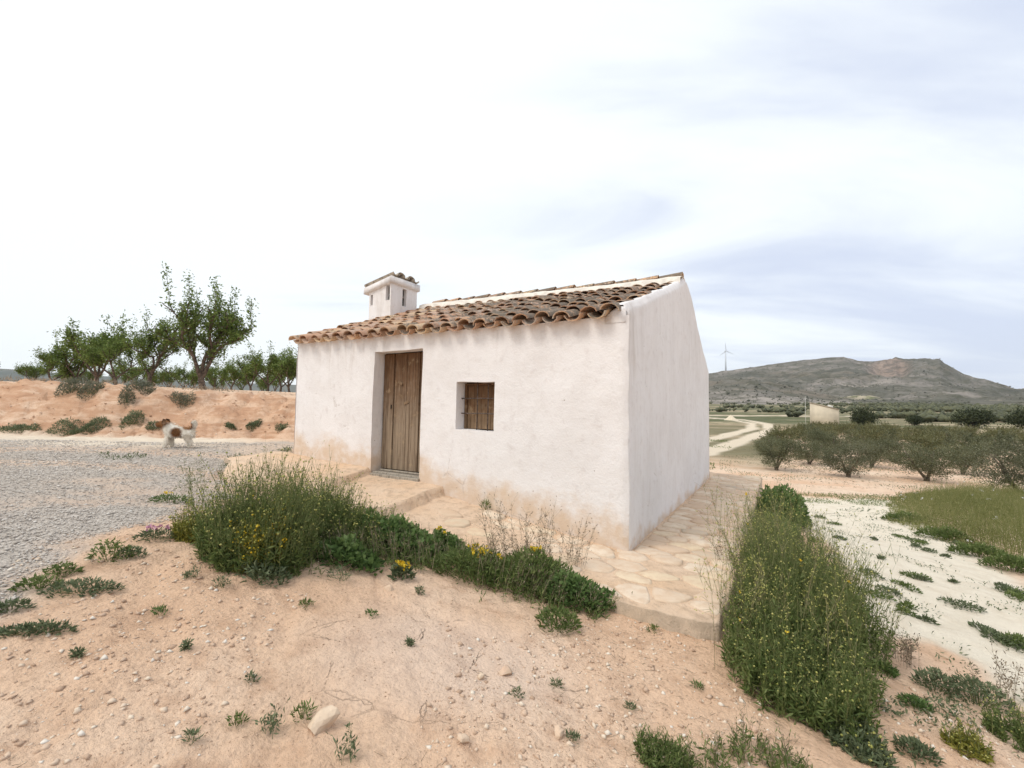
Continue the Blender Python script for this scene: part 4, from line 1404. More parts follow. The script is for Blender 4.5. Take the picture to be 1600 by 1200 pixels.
def almond(seed, height, limbs=None, leaf=.085, nleaf=34, depth=3, shoots=10, trunk_h=.5, trunk_r=.10):
    R = np.random.default_rng(seed)
    segs, tips = [], []
    base = np.zeros(3); top = np.array([R.normal() * .06, R.normal() * .06, trunk_h])
    g_t = Geo(); g_c = Geo()
    tube(g_t, [base + (0, 0, -.25), base + (0, 0, .0), base * .6 + top * .4, top, top + (0, 0, .12)], [trunk_r * 1.45, trunk_r * 1.2, trunk_r, trunk_r * .95, trunk_r * .7], 9)
    if limbs is None:
        n_ = R.integers(3, 5); a0 = R.uniform(0, 6.28)
        limbs = [(a0 + q_ * 6.28 / n_ + R.normal() * .25, R.uniform(.42, .75)) for q_ in range(n_)]
    for a_, tl in limbs:
        d = np.array([math.cos(a_) * math.sin(tl), math.sin(a_) * math.sin(tl), math.cos(tl)])
        grow(top + d * .02, d, height * .27, trunk_r * .66, depth, segs, tips, R, up=.20, wander=.20, split=(2, 3), shrink=.68, spread=.62)
    for P, rd, dp in segs:
        tube(g_t, P, np.maximum(rd, .006), 6 if dp >= 2 else 4, cap=False)
    # upright water shoots
    if len(tips) > 4:
        for q_ in R.choice(len(tips), min(shoots, len(tips)), replace=False):
            P, dd = tips[q_]
            ln = R.uniform(.5, 1.4) * height / 4.5
            up_ = np.array([R.normal() * .18, R.normal() * .18, 1.0])
            S = P[-1] + np.linspace(0, 1, 5)[:, None] * up_ / np.linalg.norm(up_) * ln
            tube(g_t, S, np.linspace(.012, .005, 5), 4, cap=False); tips += [(S, up_)] * 3
    B, Dv = [], []
    for P, dd in tips:
        m_ = max(4, int(nleaf * R.uniform(.6, 1.3)))
        t_ = R.uniform(.1, 1.06, m_) * (len(P) - 1); i_ = np.minimum(t_.astype(int), len(P) - 2); f_ = (t_ - i_)[:, None]
        c_ = P[i_] * (1 - f_) + P[i_ + 1] * f_
        B.append(c_ + R.normal(size=(m_, 3)) * leaf * .75); Dv.append(R.normal(size=(m_, 3)) + np.array([0, 0, .35]))
    for P, rd, dp in segs:
        if dp == 1:
            m_ = nleaf // 4; t_ = R.uniform(.3, 1, m_) * (len(P) - 1); i_ = np.minimum(t_.astype(int), len(P) - 2); f_ = (t_ - i_)[:, None]
            B.append(P[i_] * (1 - f_) + P[i_ + 1] * f_ + R.normal(size=(m_, 3)) * leaf); Dv.append(R.normal(size=(m_, 3)) + np.array([0, 0, .3]))
    B = np.concatenate(B); Dv = np.concatenate(Dv)
    leaves(g_c, B, Dv, leaf * R.uniform(.75, 1.3, len(B)), leaf * .42 * R.uniform(.8, 1.2, len(B)))
    ztop = B[:, 2].max()
    return g_t, g_c, ztop


def tree_obj(name, gt, gc, mt, mc, loc, rot, sc, label, cat, group, meshes=None):
    root = link(name, None, label=label, cat=cat, group=group)
    root.location = loc; root.rotation_euler = (0, 0, rot); root.scale = (sc if isinstance(sc, tuple) else (sc, sc, sc)); root.empty_display_size = .3
    if meshes is None: meshes = (gt.mesh('trunk', mt, True), gc.mesh('crown', mc))
    link('trunk', meshes[0], root); link('crown', meshes[1], root)
    return root, meshes


def ground_pt(px, Y):
    """the ground point seen in picture column px at depth Y"""
    X = 0.0
    for _ in range(6):
        z_ = float(ground_h(X, Y)); d = np.array([0, Y, z_ - EYE])
        # solve column for X
        fwd = lambda X_: (X_ * _rt[0] + d[1] * _rt[1] + d[2] * _rt[2]) / (X_ * _fw[0] + d[1] * _fw[1] + d[2] * _fw[2]) * F_PX + 800 - px
        a_, b_ = -3000., 3000.
        for _ in range(50):
            m_ = (a_ + b_) / 2
            if fwd(a_) * fwd(m_) <= 0: b_ = m_
            else: a_ = m_
        X = (a_ + b_) / 2
    return np.array([X, Y, float(ground_h(X, Y))])


AG = 'almond trees of the orchard behind the earth bank'
# the large almond beside the cottage: limbs seen in the photograph (left, middle, right)
gt, gc, zt = almond(5, 4.6, limbs=[(math.pi - .15, .50), (.35, .10), (.15, .42), (1.7, .38), (-1.9, .45)], leaf=.13, nleaf=26, depth=3, shoots=30, trunk_h=.45, trunk_r=.125)
p_ = ground_pt(317, 17.0)
tree_obj('almond_tree', gt, gc, M_BARK, M_ALM, p_, 0, 4.45 / zt, 'tallest almond tree with thick forked trunk on the earth bank behind the dog', 'almond tree', AG)
gt, gc, zt = almond(12, 4.2, limbs=[(math.pi - .1, .62), (.3, .15), (.05, .45), (2.0, .45)], leaf=.13, nleaf=25, depth=3, shoots=24, trunk_h=.5, trunk_r=.11)
p_ = ground_pt(232, 17.6)
tree_obj('almond_tree', gt, gc, M_BARK, M_ALM, p_, 0, 3.25 / zt, 'second tallest almond tree, its crown touching the tallest almond', 'almond tree', AG)
AV = []
for s_ in (21, 24, 28):
    gt, gc, zt = almond(s_, 4.0, leaf=.16, nleaf=22, depth=3, shoots=14)
    AV.append((gt.mesh('trunk', M_BARK, True), gc.mesh('crown', M_ALM), zt))
spec = [(182, 21, 3.0, 'almond tree with leaning limbs standing just behind the second tallest almond'), (151, 22.5, 4.1, 'almond tree with one tall bare shoot rising above its crown'),
        (118, 25, 3.1, 'almond tree with an open pale crown beside the one with the tall shoot'), (78, 24, 2.35, 'low spreading almond tree with dense crown above the large bank shrub'), (48, 27, 1.85, 'lowest almond tree at the open end of the row')]
for n_, (px, Y, h_, lb) in enumerate(spec):
    m_ = AV[n_ % 3]; p_ = ground_pt(px, Y)
    tree_obj('almond_tree', None, None, 0, 0, p_, rng.uniform(0, 6.28), h_ / m_[2] if n_ != 3 else (1.35 * h_ / m_[2], 1.35 * h_ / m_[2], h_ / m_[2]), lb, 'almond tree', AG, meshes=m_[:2])
LBL = 'almond tree in a farther orchard row, seen between the bank and the sky'
for n_, (px, Y, h_) in enumerate([(360, 42, 3.6), (392, 40, 4.2), (418, 36, 4.1), (438, 39, 4.0), (452, 33, 3.7), (335, 46, 3.5), (285, 46, 3.3), (262, 50, 3.3), (210, 44, 3.2), (180, 48, 2.9), (140, 42, 2.6), (105, 46, 2.7), (300, 56, 3.4), (240, 58, 3.4), (378, 58, 3.6), (430, 56, 3.6), (-30, 30, 2.4), (-110, 26, 2.8), (345, 62, 3.6), (410, 64, 3.8)]):
    m_ = AV[n_ % 3]; p_ = ground_pt(px, Y)
    tree_obj('almond_tree', None, None, 0, 0, p_, rng.uniform(0, 6.28), h_ / m_[2], LBL, 'almond tree', 'almond trees in the far orchard rows', meshes=m_[:2])


# ---- olives
def olive(seed, n=7000, leaf=.10, wide=1.5, high=2.3, skirt=.30):
    R = np.random.default_rng(seed); g_t = Geo(); g_c = Geo()
    k_ = R.integers(2, 4)
    for q_ in range(k_):
        a_ = R.uniform(0, 6.28); l_ = R.uniform(.10, .35)
        P = np.array([(0.04 * math.cos(a_), .04 * math.sin(a_), -.2), (.05 * math.cos(a_), .05 * math.sin(a_), .15), (l_ * math.cos(a_), l_ * math.sin(a_), .55), (2.0 * l_ * math.cos(a_ + .3), 2.0 * l_ * math.sin(a_ + .3), 1.1), (2.6 * l_ * math.cos(a_), 2.6 * l_ * math.sin(a_), 1.6)])
        tube(g_t, P, [.095, .08, .06, .04, .02], 7)
    nc = 46; C_ = []
    while len(C_) < nc:
        c_ = R.uniform(-1, 1, 3)
        if np.linalg.norm(c_) > .25 and math.hypot(c_[0], c_[1]) < (1 - abs(c_[2]) ** 4) ** .5 : C_.append(c_)
    C_ = np.array(C_) * np.array([wide * .86, wide * .86, (high - skirt) / 2 * .86]) + np.array([0, 0, (high + skirt) / 2 - .16])
    C_[:, :2] *= (1 + .10 * R.normal(size=(nc, 1)))
    rr_ = R.uniform(.16, .40, nc); w_ = rr_ ** 2; w_ /= w_.sum()
    i_ = R.choice(nc, n, p=w_)
    off = R.normal(size=(n, 3)) * np.array([.62, .62, .45])
    B = C_[i_] + off * rr_[i_][:, None]
    Dv = off + np.array([0, 0, .5]) + R.normal(size=(n, 3)) * .5
    B[:, 2] = np.maximum(B[:, 2], skirt * .5 + .25 * R.random(n))
    tint = np.clip(.5 + .28 * R.normal(size=nc)[i_] * .6 + .25 * R.normal(size=n), 0, 1)
    leaves(g_c, B, Dv, leaf * R.uniform(.7, 1.3, n), leaf * .30 * R.uniform(.8, 1.3, n), tint=tint)
    for q_ in range(26):      # soft twigs breaking the outline
        c_ = C_[R.integers(nc)]; d_ = c_ - np.array([0, 0, 1.0]); d_ /= np.linalg.norm(d_); d_ = d_ + R.normal(size=3) * .35 + np.array([0, 0, .4])
        t_ = np.linspace(.2, 1, 40)[:, None] * R.uniform(.35, .6)
        leaves(g_c, c_ + t_ * d_ + R.normal(size=(40, 3)) * .035, d_ + R.normal(size=(40, 3)) * .7, leaf * .8, leaf * .24)
    return g_t.mesh('trunk', M_OBARK, True), g_c.mesh('crown', M_OLV3 if seed in (37, 38) else M_OLV if seed % 2 else M_OLV2)


OV = [olive(31, 8500), olive(32, 8500, wide=1.6), olive(35, 8000, wide=1.4, high=2.2), olive(36, 8500, wide=1.65, high=2.4)]
OF = [olive(37, 2300, leaf=.19), olive(38, 2300, leaf=.19, wide=1.6), olive(39, 2200, leaf=.19, wide=1.7)]
OG = 'olive trees of the grove below the cottage'
near = [(1213, 735, .80, 'olive tree at the corner of the grove, nearest the winding track'), (1326, 746, .80, 'olive tree on a single slim trunk, second from the grove corner by the track'),
        (1448, 752, .86, 'broad olive tree on a short bare trunk above the tall green grass'), (1592, 772, .92, 'pale olive tree rising straight behind the tall grass patch')]
NEARP = []
for n_, (px, py, sc, lb) in enumerate(near):
    p_ = hit(px, py); NEARP.append(p_)
    tree_obj('olive_tree', None, None, 0, 0, p_, rng.uniform(0, 6.28), sc, lb, 'olive tree', OG, meshes=OV[n_])
# rows behind, along the direction of the first row
rowd = NEARP[2][:2] - NEARP[0][:2]; rowd = rowd / np.linalg.norm(rowd); perp = np.array([-rowd[1], rowd[0]])
if perp[1] < 0: perp = -perp
cnt = 0
for r_ in range(1, 15):
    for c_ in range(-14, 34):
        q_ = NEARP[0][:2] + perp * (r_ * 4.6 + (.5 * (c_ % 2))) + rowd * (c_ * 3.5 + (r_ % 2) * 1.6) + rng.uniform(-.5, .5, 2)
        if q_[1] < 9 or math.hypot(*q_) > 88: continue
        u_ = q_[0] / q_[1]
        if u_ < .56 + .0006 * q_[1] or u_ > 1.32 or rng.random() < .06: continue
        if line_d(np.array([q_[0]]), np.array([q_[1]]), TRACK)[0] < 5: continue
        dist = math.hypot(*q_)
        m_ = OV[rng.integers(4)] if dist < 38 else OF[rng.integers(3)]
        s_ = rng.uniform(.62, .86)
        tree_obj('olive_tree', None, None, 0, 0, (q_[0], q_[1], float(ground_h(q_[0], q_[1]))), rng.uniform(0, 6.28), (s_, s_, s_ * rng.uniform(.9, 1.08)),
                 'rounded grey-green olive tree in the rows behind the front olives', 'olive tree', 'olive trees in the rear rows of the grove', meshes=m_)
        cnt += 1
print('olives', cnt)


# ---- dark round trees and far orchard
def round_tree(seed, n, leaf, wide, high):
    R = np.random.default_rng(seed); g_t = Geo(); g_c = Geo()
    tube(g_t, [(0, 0, -.3), (0, 0, .6), (.1, 0, high * .5)], [.3, .24, .12], 7)
    nc = 70; C_ = norm(R.normal(size=(nc, 3))) * R.uniform(.45, .92, (nc, 1)) * np.array([wide, wide, high * .46]) + np.array([0, 0, high * .52])
    i_ = R.integers(0, nc, n); B = C_[i_] + R.normal(size=(n, 3)) * .17 * wide * np.array([1, 1, .8])
    B[:, 2] = np.maximum(B[:, 2], .25)
    leaves(g_c, B, R.normal(size=(n, 3)), leaf * R.uniform(.7, 1.3, n), leaf * .55, tint=np.clip(.45 + .25 * R.normal(size=nc)[i_] + .15 * R.normal(size=n), 0, 1))
    return g_t.mesh('trunk', M_BARK, True), g_c.mesh('crown', M_DKTREE)


RT_ = [round_tree(51, 3400, .42, 3.4, 4.0), round_tree(52, 3400, .42, 3.2, 4.2)]
for n_, (px, Y, sx_, sz_, lb) in enumerate([(1349, 96, .72, 1.0, 'dark round tree beside the pale farm shed'), (1521, 92, 1.0, 1.0, 'widest dark round tree standing alone beyond the olive grove'),
                                          (1604, 90, .85, 1.0, 'dark round tree at the outer end of the row beyond the grove'), (1429, 104, .5, .62, 'small dark shrubby tree between two larger round trees')]):
    p_ = ground_pt(px, Y)
    tree_obj('round_tree', None, None, 0, 0, p_, rng.uniform(0, 6.28), (sx_, sx_, sz_), lb, 'tree', 'dark round trees beyond the grove', meshes=RT_[n_ % 2])
g = Geo()
n = 2600
px = rng.uniform(1085, 1720, n); Y = np.exp(rng.uniform(math.log(118), math.log(560), n))
d_ = np.stack([(px - 800) / F_PX * Y, Y], -1)
okm = (fbm(d_[:, 0] * .012, d_[:, 1] * .03, 211, 3) > -.02) & (line_d(d_[:, 0], d_[:, 1], TRACK) > 6) & (line_d(d_[:, 0], d_[:, 1], TRACK2) > 7)
d_ = d_[okm]
for q_ in range(4):
    o_ = d_ + rng.normal(size=d_.shape) * .9
    blobs(g, np.stack([o_[:, 0], o_[:, 1], ground_h(o_[:, 0], o_[:, 1]) + rng.uniform(.5, 1.7, len(o_))], -1), rng.uniform(.7, 1.5, len(o_)), jit=.4, flat=.8)
link('far_orchard', g.mesh('far_orchard', leaf_mat('far_orchard_leaf', (.075, .082, .045), (.11, .115, .06), (.16, .16, .085), .1)), label='far-off orchards and scrub between the grove and the hill', cat='orchard', kind='stuff')

# ------------------------------------------------------------------ farm shed, pole, heap, wind turbine
M_SHED = plain('shed_render', (.60, .52, .40), .06, .95, .6); M_SHEDW = plain('shed_white', (.74, .72, .68), .05, .9, .6); M_SHEDR = plain('shed_roofing', (.42, .35, .27), .1, .9, 2)
p_ = ground_pt(1266, 95); a_ = ground_pt(1311, 92.0)
dx_ = a_[:2] - p_[:2]; L_ = float(np.linalg.norm(dx_)); rot_ = math.atan2(dx_[1], dx_[0])
shed = link('farm_shed', None, label='pale windowless farm shed with sloping roof beyond the olive grove', cat='shed'); shed.location = (p_[0], p_[1], p_[2]); shed.rotation_euler = (0, 0, rot_)
hz0 = at_y(1266, 629.5, p_[1])[2] - p_[2]; hz1 = at_y(1311, 640, a_[1])[2] - p_[2]
def slab(name, x0, x1, y0, y1, z0, za, zb, mat, par):
    V_, Q_ = box_np(x0, x1, y0, y1, z0, 1)
    for v_ in V_:
        if v_[2] == 1: v_[2] = za + (zb - za) * (v_[0] - 0) / L_
    gg = Geo(); gg.add(V_, Q_); return link(name, gg.mesh(name, mat), par)
w1 = slab('wall', 0, L_, 0, .3, -.5, hz0, hz1, M_SHED, shed); slab('wall', -.02, .28, .302, 6.0, -.5, hz0, hz0, M_SHEDW, shed); slab('wall', L_ - .3, L_ + .01, .302, 6.0, -.5, hz1, hz1, M_SHED, shed); slab('wall', .29, L_ - .31, 5.7, 5.99, -.5, hz0, hz1, M_SHED, shed)
V_, Q_ = box_np(-.12, L_ + .12, -.12, 6.1, 0, .16)
for v_ in V_: v_[2] += hz0 + (hz1 - hz0) * v_[0] / L_ + .002
gg = Geo(); gg.add(V_, Q_); link('roof', gg.mesh('roof', M_SHEDR), shed)
V_, Q_ = box_np(L_ * .62, L_ * .8, 1.5, 2.6, 0, .35)
for v_ in V_: v_[2] += hz0 + (hz1 - hz0) * v_[0] / L_ + .15
gg = Geo(); gg.add(V_, Q_); link('roof_vent', gg.mesh('roof_vent', M_SHEDW), shed)
p_ = ground_pt(1259, 91.5); gg = Geo(); tube(gg, [(0, 0, -.3), (0, 0, 3), (.02, 0, at_y(1259, 619, 91.5)[2] - p_[2])], [.035, .03, .02], 8)
ante = link('mast', gg.mesh('mast', M_SHEDW, True), label='thin pale mast standing at the white end of the farm shed', cat='mast'); ante.location = p_
p_ = ground_pt(1142, 128); gg = Geo()
rg = np.linspace(0, 6.28, 19)[:-1]; V_ = [(0, 0, 1.55)]
for r_, z_ in ((.5, 1.2), (1.1, .6), (1.9, .05), (2.3, -.3)): V_ += [(r_ * math.cos(t_) * (1 + .1 * random.uniform(-1, 1)), r_ * math.sin(t_) * (1 + .1 * random.uniform(-1, 1)), z_ + .06 * random.uniform(-1, 1)) for t_ in rg]
T_ = [(0, 1 + i_, 1 + (i_ + 1) % 18) for i_ in range(18)]; Q_ = [(1 + l_ * 18 + i_, 1 + (l_ + 1) * 18 + i_, 1 + (l_ + 1) * 18 + (i_ + 1) % 18, 1 + l_ * 18 + (i_ + 1) % 18) for l_ in range(3) for i_ in range(18)]
gg.add(V_, Q_, T_); hp = link('gravel_heap', gg.mesh('gravel_heap', plain('heap_sand', (.66, .56, .42), .1), True), label='cone-shaped pale gravel heap beside the far track', cat='heap'); hp.location = p_

M_TURB = plain('turbine_white', (.62, .64, .68), .03, .5, .1)
b_ = hill_at(1134, 1640); top_ = at_y(1134, 549, b_[1])
turb = link('wind_turbine', None, label='white three-bladed wind turbine standing on the hill ridge', cat='wind turbine'); turb.location = b_ - np.array([0, 0, 3])
th_ = top_[2] - b_[2] + 3
gg = Geo(); tube(gg, [(0, 0, 0), (0, 0, th_ * .5), (0, 0, th_)], [2.6, 2.1, 1.5], 12); link('tower', gg.mesh('tower', M_TURB, True), turb)
gg = Geo(); tube(gg, [(0, 4.5, th_ + .8), (0, 0, th_ + 1.2), (0, -3.0, th_ + 1.0)], [1.9, 2.2, 1.6], 10); nac = link('nacelle', gg.mesh('nacelle', M_TURB, True), turb)
gg = Geo(); tube(gg, [(0, -3.05, th_ + 1), (0, -4.2, th_ + 1), (0, -5.2, th_ + 1)], [1.6, 1.3, .3], 10); link('hub', gg.mesh('hub', M_TURB, True), turb)
for a_ in (1.68, 1.68 + 2.094, 1.68 - 2.094):
    L2 = 29.0; st = []
    for f_, w_ in ((0, 1.0), (.15, 2.3), (.5, 1.6), (.85, .9), (1, .35)):
        c_ = np.array([math.cos(a_), 0, math.sin(a_)]) * L2 * f_; s_ = np.array([-math.sin(a_), .15, math.cos(a_)]) * w_ * .6; n__ = np.array([0, w_ * .14, 0])
        st.append([c_ - s_, c_ - n__, c_ + s_, c_ + n__])
    V_ = np.array(st).reshape(-1, 3) + np.array([0, -4.2, th_ + 1]); Q_ = [(l_ * 4 + i_, l_ * 4 + (i_ + 1) % 4, l_ * 4 + 4 + (i_ + 1) % 4, l_ * 4 + 4 + i_) for l_ in range(4) for i_ in range(4)] + [(16, 17, 18, 19)]
    gg = Geo(); gg.add(V_, Q_); link('blade', gg.mesh('blade', M_TURB, True), turb)

# ------------------------------------------------------------------ weeds and grasses
def ell(n, rx, ry, power=.5):
    a_ = rng.uniform(0, 6.283, n); r_ = rng.random(n) ** power
    return np.stack([r_ * np.cos(a_) * rx, r_ * np.sin(a_) * ry], -1), r_


def stems_at(bx, by, h, lean_dir, lean, pts=6, wob=.06):
    """bx,by relative to root origin with z given; returns (N,pts,3)"""
    n = len(bx); t = np.linspace(0, 1, pts)
    P = np.zeros((n, pts, 3))
    P[..., 0] = bx[:, None] + lean_dir[:, 0:1] * lean[:, None] * (t ** 1.7)[None] * h[:, None]
    P[..., 1] = by[:, None] + lean_dir[:, 1:2] * lean[:, None] * (t ** 1.7)[None] * h[:, None]
    P[..., 2] = t[None] * h[:, None]
    P[..., :2] += (rng.normal(size=(n, 1, 2)) * wob * (t ** 1.2)[None, :, None] * h[:, None, None])
    P[..., :2] += rng.normal(size=(n, pts, 2)) * wob * .12 * h[:, None, None] * t[None, :, None]
    return P


def along(P, m, lo, hi):
    """m random points on every stem between fractions lo..hi -> (N*m,3), tangent"""
    n, k_ = P.shape[:2]
    t = rng.uniform(lo, hi, (n, m)) * (k_ - 1); i_ = np.minimum(t.astype(int), k_ - 2); f_ = (t - i_)[..., None]
    r_ = np.arange(n)[:, None]
    a_, b_ = P[r_, i_], P[r_, i_ + 1]
    return (a_ * (1 - f_) + b_ * f_).reshape(-1, 3), norm((b_ - a_).reshape(-1, 3))


def root_at(name, p_, label, cat, group=None):
    o = link(name, None, label=label, cat=cat, group=group); o.location = p_; o.empty_display_size = .1
    return o


def rel_ground(o_xy, pts_xy):
    x = o_xy[0] + pts_xy[:, 0]; y = o_xy[1] + pts_xy[:, 1]
    return ground_h(x, y) - float(ground_h(o_xy[0], o_xy[1]))


def tall_weed(name, cxy, pts, h, label, cat='weed', lean=.25, nleaf=14, leaf=.05, lw=.011, stem_w=.0045, bud=3, bud_mat=None, lmat=None, smat=None, bud_s=.008, top_thin=.55, yellow=0, branch=4, group=None, hvar=.3):
    """cxy world base, pts (N,2) stem offsets"""
    z0 = float(ground_h(*cxy)); root = root_at(name, (cxy[0], cxy[1], z0), label, cat, group)
    n = len(pts); zr = rel_ground(cxy, pts)
    rr0 = np.hypot(*(pts / (np.abs(pts).max(0) + 1e-6)).T)
    lump = 1 + .6 * fbm((cxy[0] + pts[:, 0]) * 3.2, (cxy[1] + pts[:, 1]) * 3.2, 225, 3)
    dome = np.clip(1 - .5 * np.minimum(rr0, 1.1) ** 2, .3, 1) if not isinstance(h, np.ndarray) else 1
    hh = h * dome * lump * np.clip(1 - hvar * 1.5 * rng.random(n) ** 1.4 + .08 * rng.normal(size=n), .25, 1.3)
    if isinstance(h, np.ndarray): pass
    ld = norm(pts + rng.normal(size=(n, 2)) * .25 * (np.abs(pts).max() + .05))
    P = stems_at(pts[:, 0], pts[:, 1], hh, ld, lean * rng.uniform(.2, 1.2, n)); P[..., 2] += zr[:, None] - .01
    gs = Geo(); ribbons(gs, P, stem_w, stem_w * .35)
    # side branches in the upper half
    tips = [P[:, -1]]
    if branch:
        b_, t_ = along(P, branch, .35, .92)
        d_ = norm(t_ + rng.normal(size=t_.shape) * .45 + np.array([0, 0, .25])); L_ = np.repeat(hh, branch) * rng.uniform(.08, .25, len(b_))
        S = b_[:, None, :] + d_[:, None, :] * (np.linspace(0, 1, 3)[None, :, None] * L_[:, None, None])
        S[:, 2, 2] += .12 * L_
        ribbons(gs, S, stem_w * .6, stem_w * .25); tips.append(S[:, -1])
    link('stems', gs.mesh('stems', smat or M_WSTEM), root, kind='stuff')
    gl = Geo(); b_, t_ = along(P, nleaf, .02, top_thin)
    leaves(gl, b_, t_ * .5 + rng.normal(size=b_.shape) * .7 + np.array([0, 0, .15]), leaf * rng.uniform(.5, 1.4, len(b_)), lw * rng.uniform(.7, 1.5, len(b_)))
    b_, t_ = along(P, max(2, nleaf // 4), top_thin, .97)
    leaves(gl, b_, t_ + rng.normal(size=b_.shape) * .6, leaf * .55 * rng.uniform(.5, 1.3, len(b_)), lw * .7)
    link('leaves', gl.mesh('leaves', lmat or M_WEED), root, kind='stuff')
    tp = np.concatenate(tips)
    if bud:
        sel = tp[rng.random(len(tp)) < bud / 4]
        gb = Geo(); blobs(gb, sel, bud_s * rng.uniform(.6, 1.3, len(sel)), flat=.9); link('buds', gb.mesh('buds', bud_mat or M_BUD), root, kind='stuff')
    if yellow:
        sel = tp[rng.choice(len(tp), min(yellow, len(tp)), replace=False)]
        gb = Geo()
        for q_ in range(6): leaves(gb, sel + rng.normal(size=sel.shape) * .003, rng.normal(size=sel.shape) + np.array([0, 0, .6]), .017, .012)
        link('flowers', gb.mesh('flowers', M_YEL), root, kind='stuff')
    return root


def leafy(name, cxy, rx, ry, h, n, leaf, lw, label, mat, cat='weed', rot=0.0, flowers=0, fmat=None, group=None, upr=.5, fold=.3, z=None):
    z0 = float(ground_h(*cxy)) if z is None else z
    root = root_at(name, (cxy[0], cxy[1], z0), label, cat, group)
    pts, r_ = ell(n, rx, ry, .62)
    c_, s_ = math.cos(rot), math.sin(rot); pts = np.stack([pts[:, 0] * c_ - pts[:, 1] * s_, pts[:, 0] * s_ + pts[:, 1] * c_], -1)
    lump = .62 + .55 * vnoise(pts[:, 0] * 7 + cxy[0] * 3, pts[:, 1] * 7 + cxy[1] * 5, 221)
    zt = h * lump * np.sqrt(np.clip(1 - r_ ** 2, .06, 1)) * np.sqrt(rng.random(n))
    B = np.stack([pts[:, 0], pts[:, 1], zt + (rel_ground(cxy, pts) if z is None else 0)], -1)
    Dv = np.concatenate([pts / max(rx, ry), np.full((n, 1), upr)], 1) + rng.normal(size=(n, 3)) * .55
    Dv[:, 2] = np.abs(Dv[:, 2]) * (zt > h * .2) + np.maximum(Dv[:, 2], .1) * (zt <= h * .2)
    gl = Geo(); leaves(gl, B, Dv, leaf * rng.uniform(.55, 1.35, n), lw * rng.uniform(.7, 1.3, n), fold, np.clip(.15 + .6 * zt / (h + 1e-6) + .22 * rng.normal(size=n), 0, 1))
    link('leaves', gl.mesh('leaves', mat), root, kind='stuff')
    gs = Geo(); m_ = max(6, n // 14); sel = rng.choice(n, m_, replace=False)
    S = np.stack([B[sel] * np.array([.35, .35, 0]), B[sel] * np.array([.75, .75, .55]), B[sel]], 1); S[:, 0, 2] = B[sel][:, 2] * 0 - .01
    ribbons(gs, S, .006 if h > .12 else .004, .002); link('stems', gs.mesh('stems', M_WSTEM), root, kind='stuff')
    if flowers:
        top = B[np.argsort(-zt)[:max(flowers * 4, 4)]]; top = top[rng.choice(len(top), min(flowers, len(top)), replace=False)] + np.array([0, 0, .025])
        gb = Geo()
        for q_ in range(7): leaves(gb, top + rng.normal(size=top.shape) * .004, rng.normal(size=top.shape) + np.array([0, 0, .5]), .022, .015)
        link('flowers', gb.mesh('flowers', fmat or M_YEL), root, kind='stuff')
    return root


def dry_stalks(name, cxy, rx, ry, h, n, label, cat='dry weed', group=None, mat=None, wid=.005, branch=9):
    z0 = float(ground_h(*cxy)); root = root_at(name, (cxy[0], cxy[1], z0), label, cat, group)
    pts, r_ = ell(n, rx, ry); hh = h * rng.uniform(.45, 1.05, n); ld = norm(pts + rng.normal(size=(n, 2)) * .1)
    P = stems_at(pts[:, 0], pts[:, 1], hh, ld, .4 * rng.random(n)); P[..., 2] += rel_ground(cxy, pts)[:, None] - .01
    gs = Geo(); ribbons(gs, P, wid, wid * .4)
    b_, t_ = along(P, branch, .3, .98); d_ = norm(t_ + rng.normal(size=t_.shape) * .6); L_ = np.repeat(hh, branch) * rng.uniform(.06, .22, len(b_))
    S = b_[:, None] + d_[:, None] * (np.linspace(0, 1, 3)[None, :, None] * L_[:, None, None]); ribbons(gs, S, wid * .6, wid * .3)
    link('stems', gs.mesh('stems', mat or M_DRY), root, kind='stuff')
    gb = Geo(); leaves(gb, S[:, -1], d_ + rng.normal(size=d_.shape) * .4, .022, .009); leaves(gb, b_, rng.normal(size=b_.shape), .03, .007)
    link('seed_heads', gb.mesh('seed_heads', mat or M_DRY), root, kind='stuff')
    return root


# --- the big clump right of the paved strip (local house coordinates)
n = 2000
ly_ = rng.uniform(-1.85, 1.55, n); wid = 1.05 * np.sqrt(np.clip(1 - ((ly_ + .35) / 2.0) ** 2, .04, 1)) * np.interp(ly_, [-.2, 1.5], [1, .7])
wid = wid * (1 + .35 * fbm(ly_ * 1.7, ly_ * 0 + 2, 411, 3))
lx_ = 1.10 + wid * rng.random(n) ** .8
thin = fbm(lx_ * 2.6, ly_ * 2.6, 413, 3) > -.42 + .35 * (rng.random(n) - .5)
lx_, ly_ = lx_[thin], ly_[thin]
wx_, wy_ = to_world(lx_, ly_); c0 = np.array([wx_.mean(), wy_.mean()])
prof_h = np.interp(ly_, [-1.9, -1.3, -.4, .7, 1.6], [.28, .56, .84, .80, .40]) * np.interp(lx_, [1.1, 1.35, 1.8, 2.2], [.85, 1.0, .85, .5])
tall_weed('mustard_weed', c0, np.stack([wx_ - c0[0], wy_ - c0[1]], -1), prof_h, 'largest clump of tall thin-stemmed green weed along the paved strip', nleaf=20, leaf=.055, lw=.010, lean=.24, bud=.8, yellow=14, branch=5, top_thin=.58, bud_s=.0065)
# skirt of the clump running towards the camera
c_ = hit(1270, 1095)[:2]; pts, _ = ell(300, .20, .24)
tall_weed('mustard_weed', c_, pts, .26, 'lower weed skirt in front of the largest clump, above bare pink soil', nleaf=16, leaf=.05, lw=.012, lean=.3, bud=1, branch=3)
c_ = hit(1335, 1165)[:2]; pts, _ = ell(110, .12, .16)
tall_weed('mustard_weed', c_, pts, .13, 'thin grey-green weed patch trailing off below the largest clump', nleaf=16, leaf=.045, lw=.012, lean=.4, bud=.6, branch=2, lmat=M_GREY)

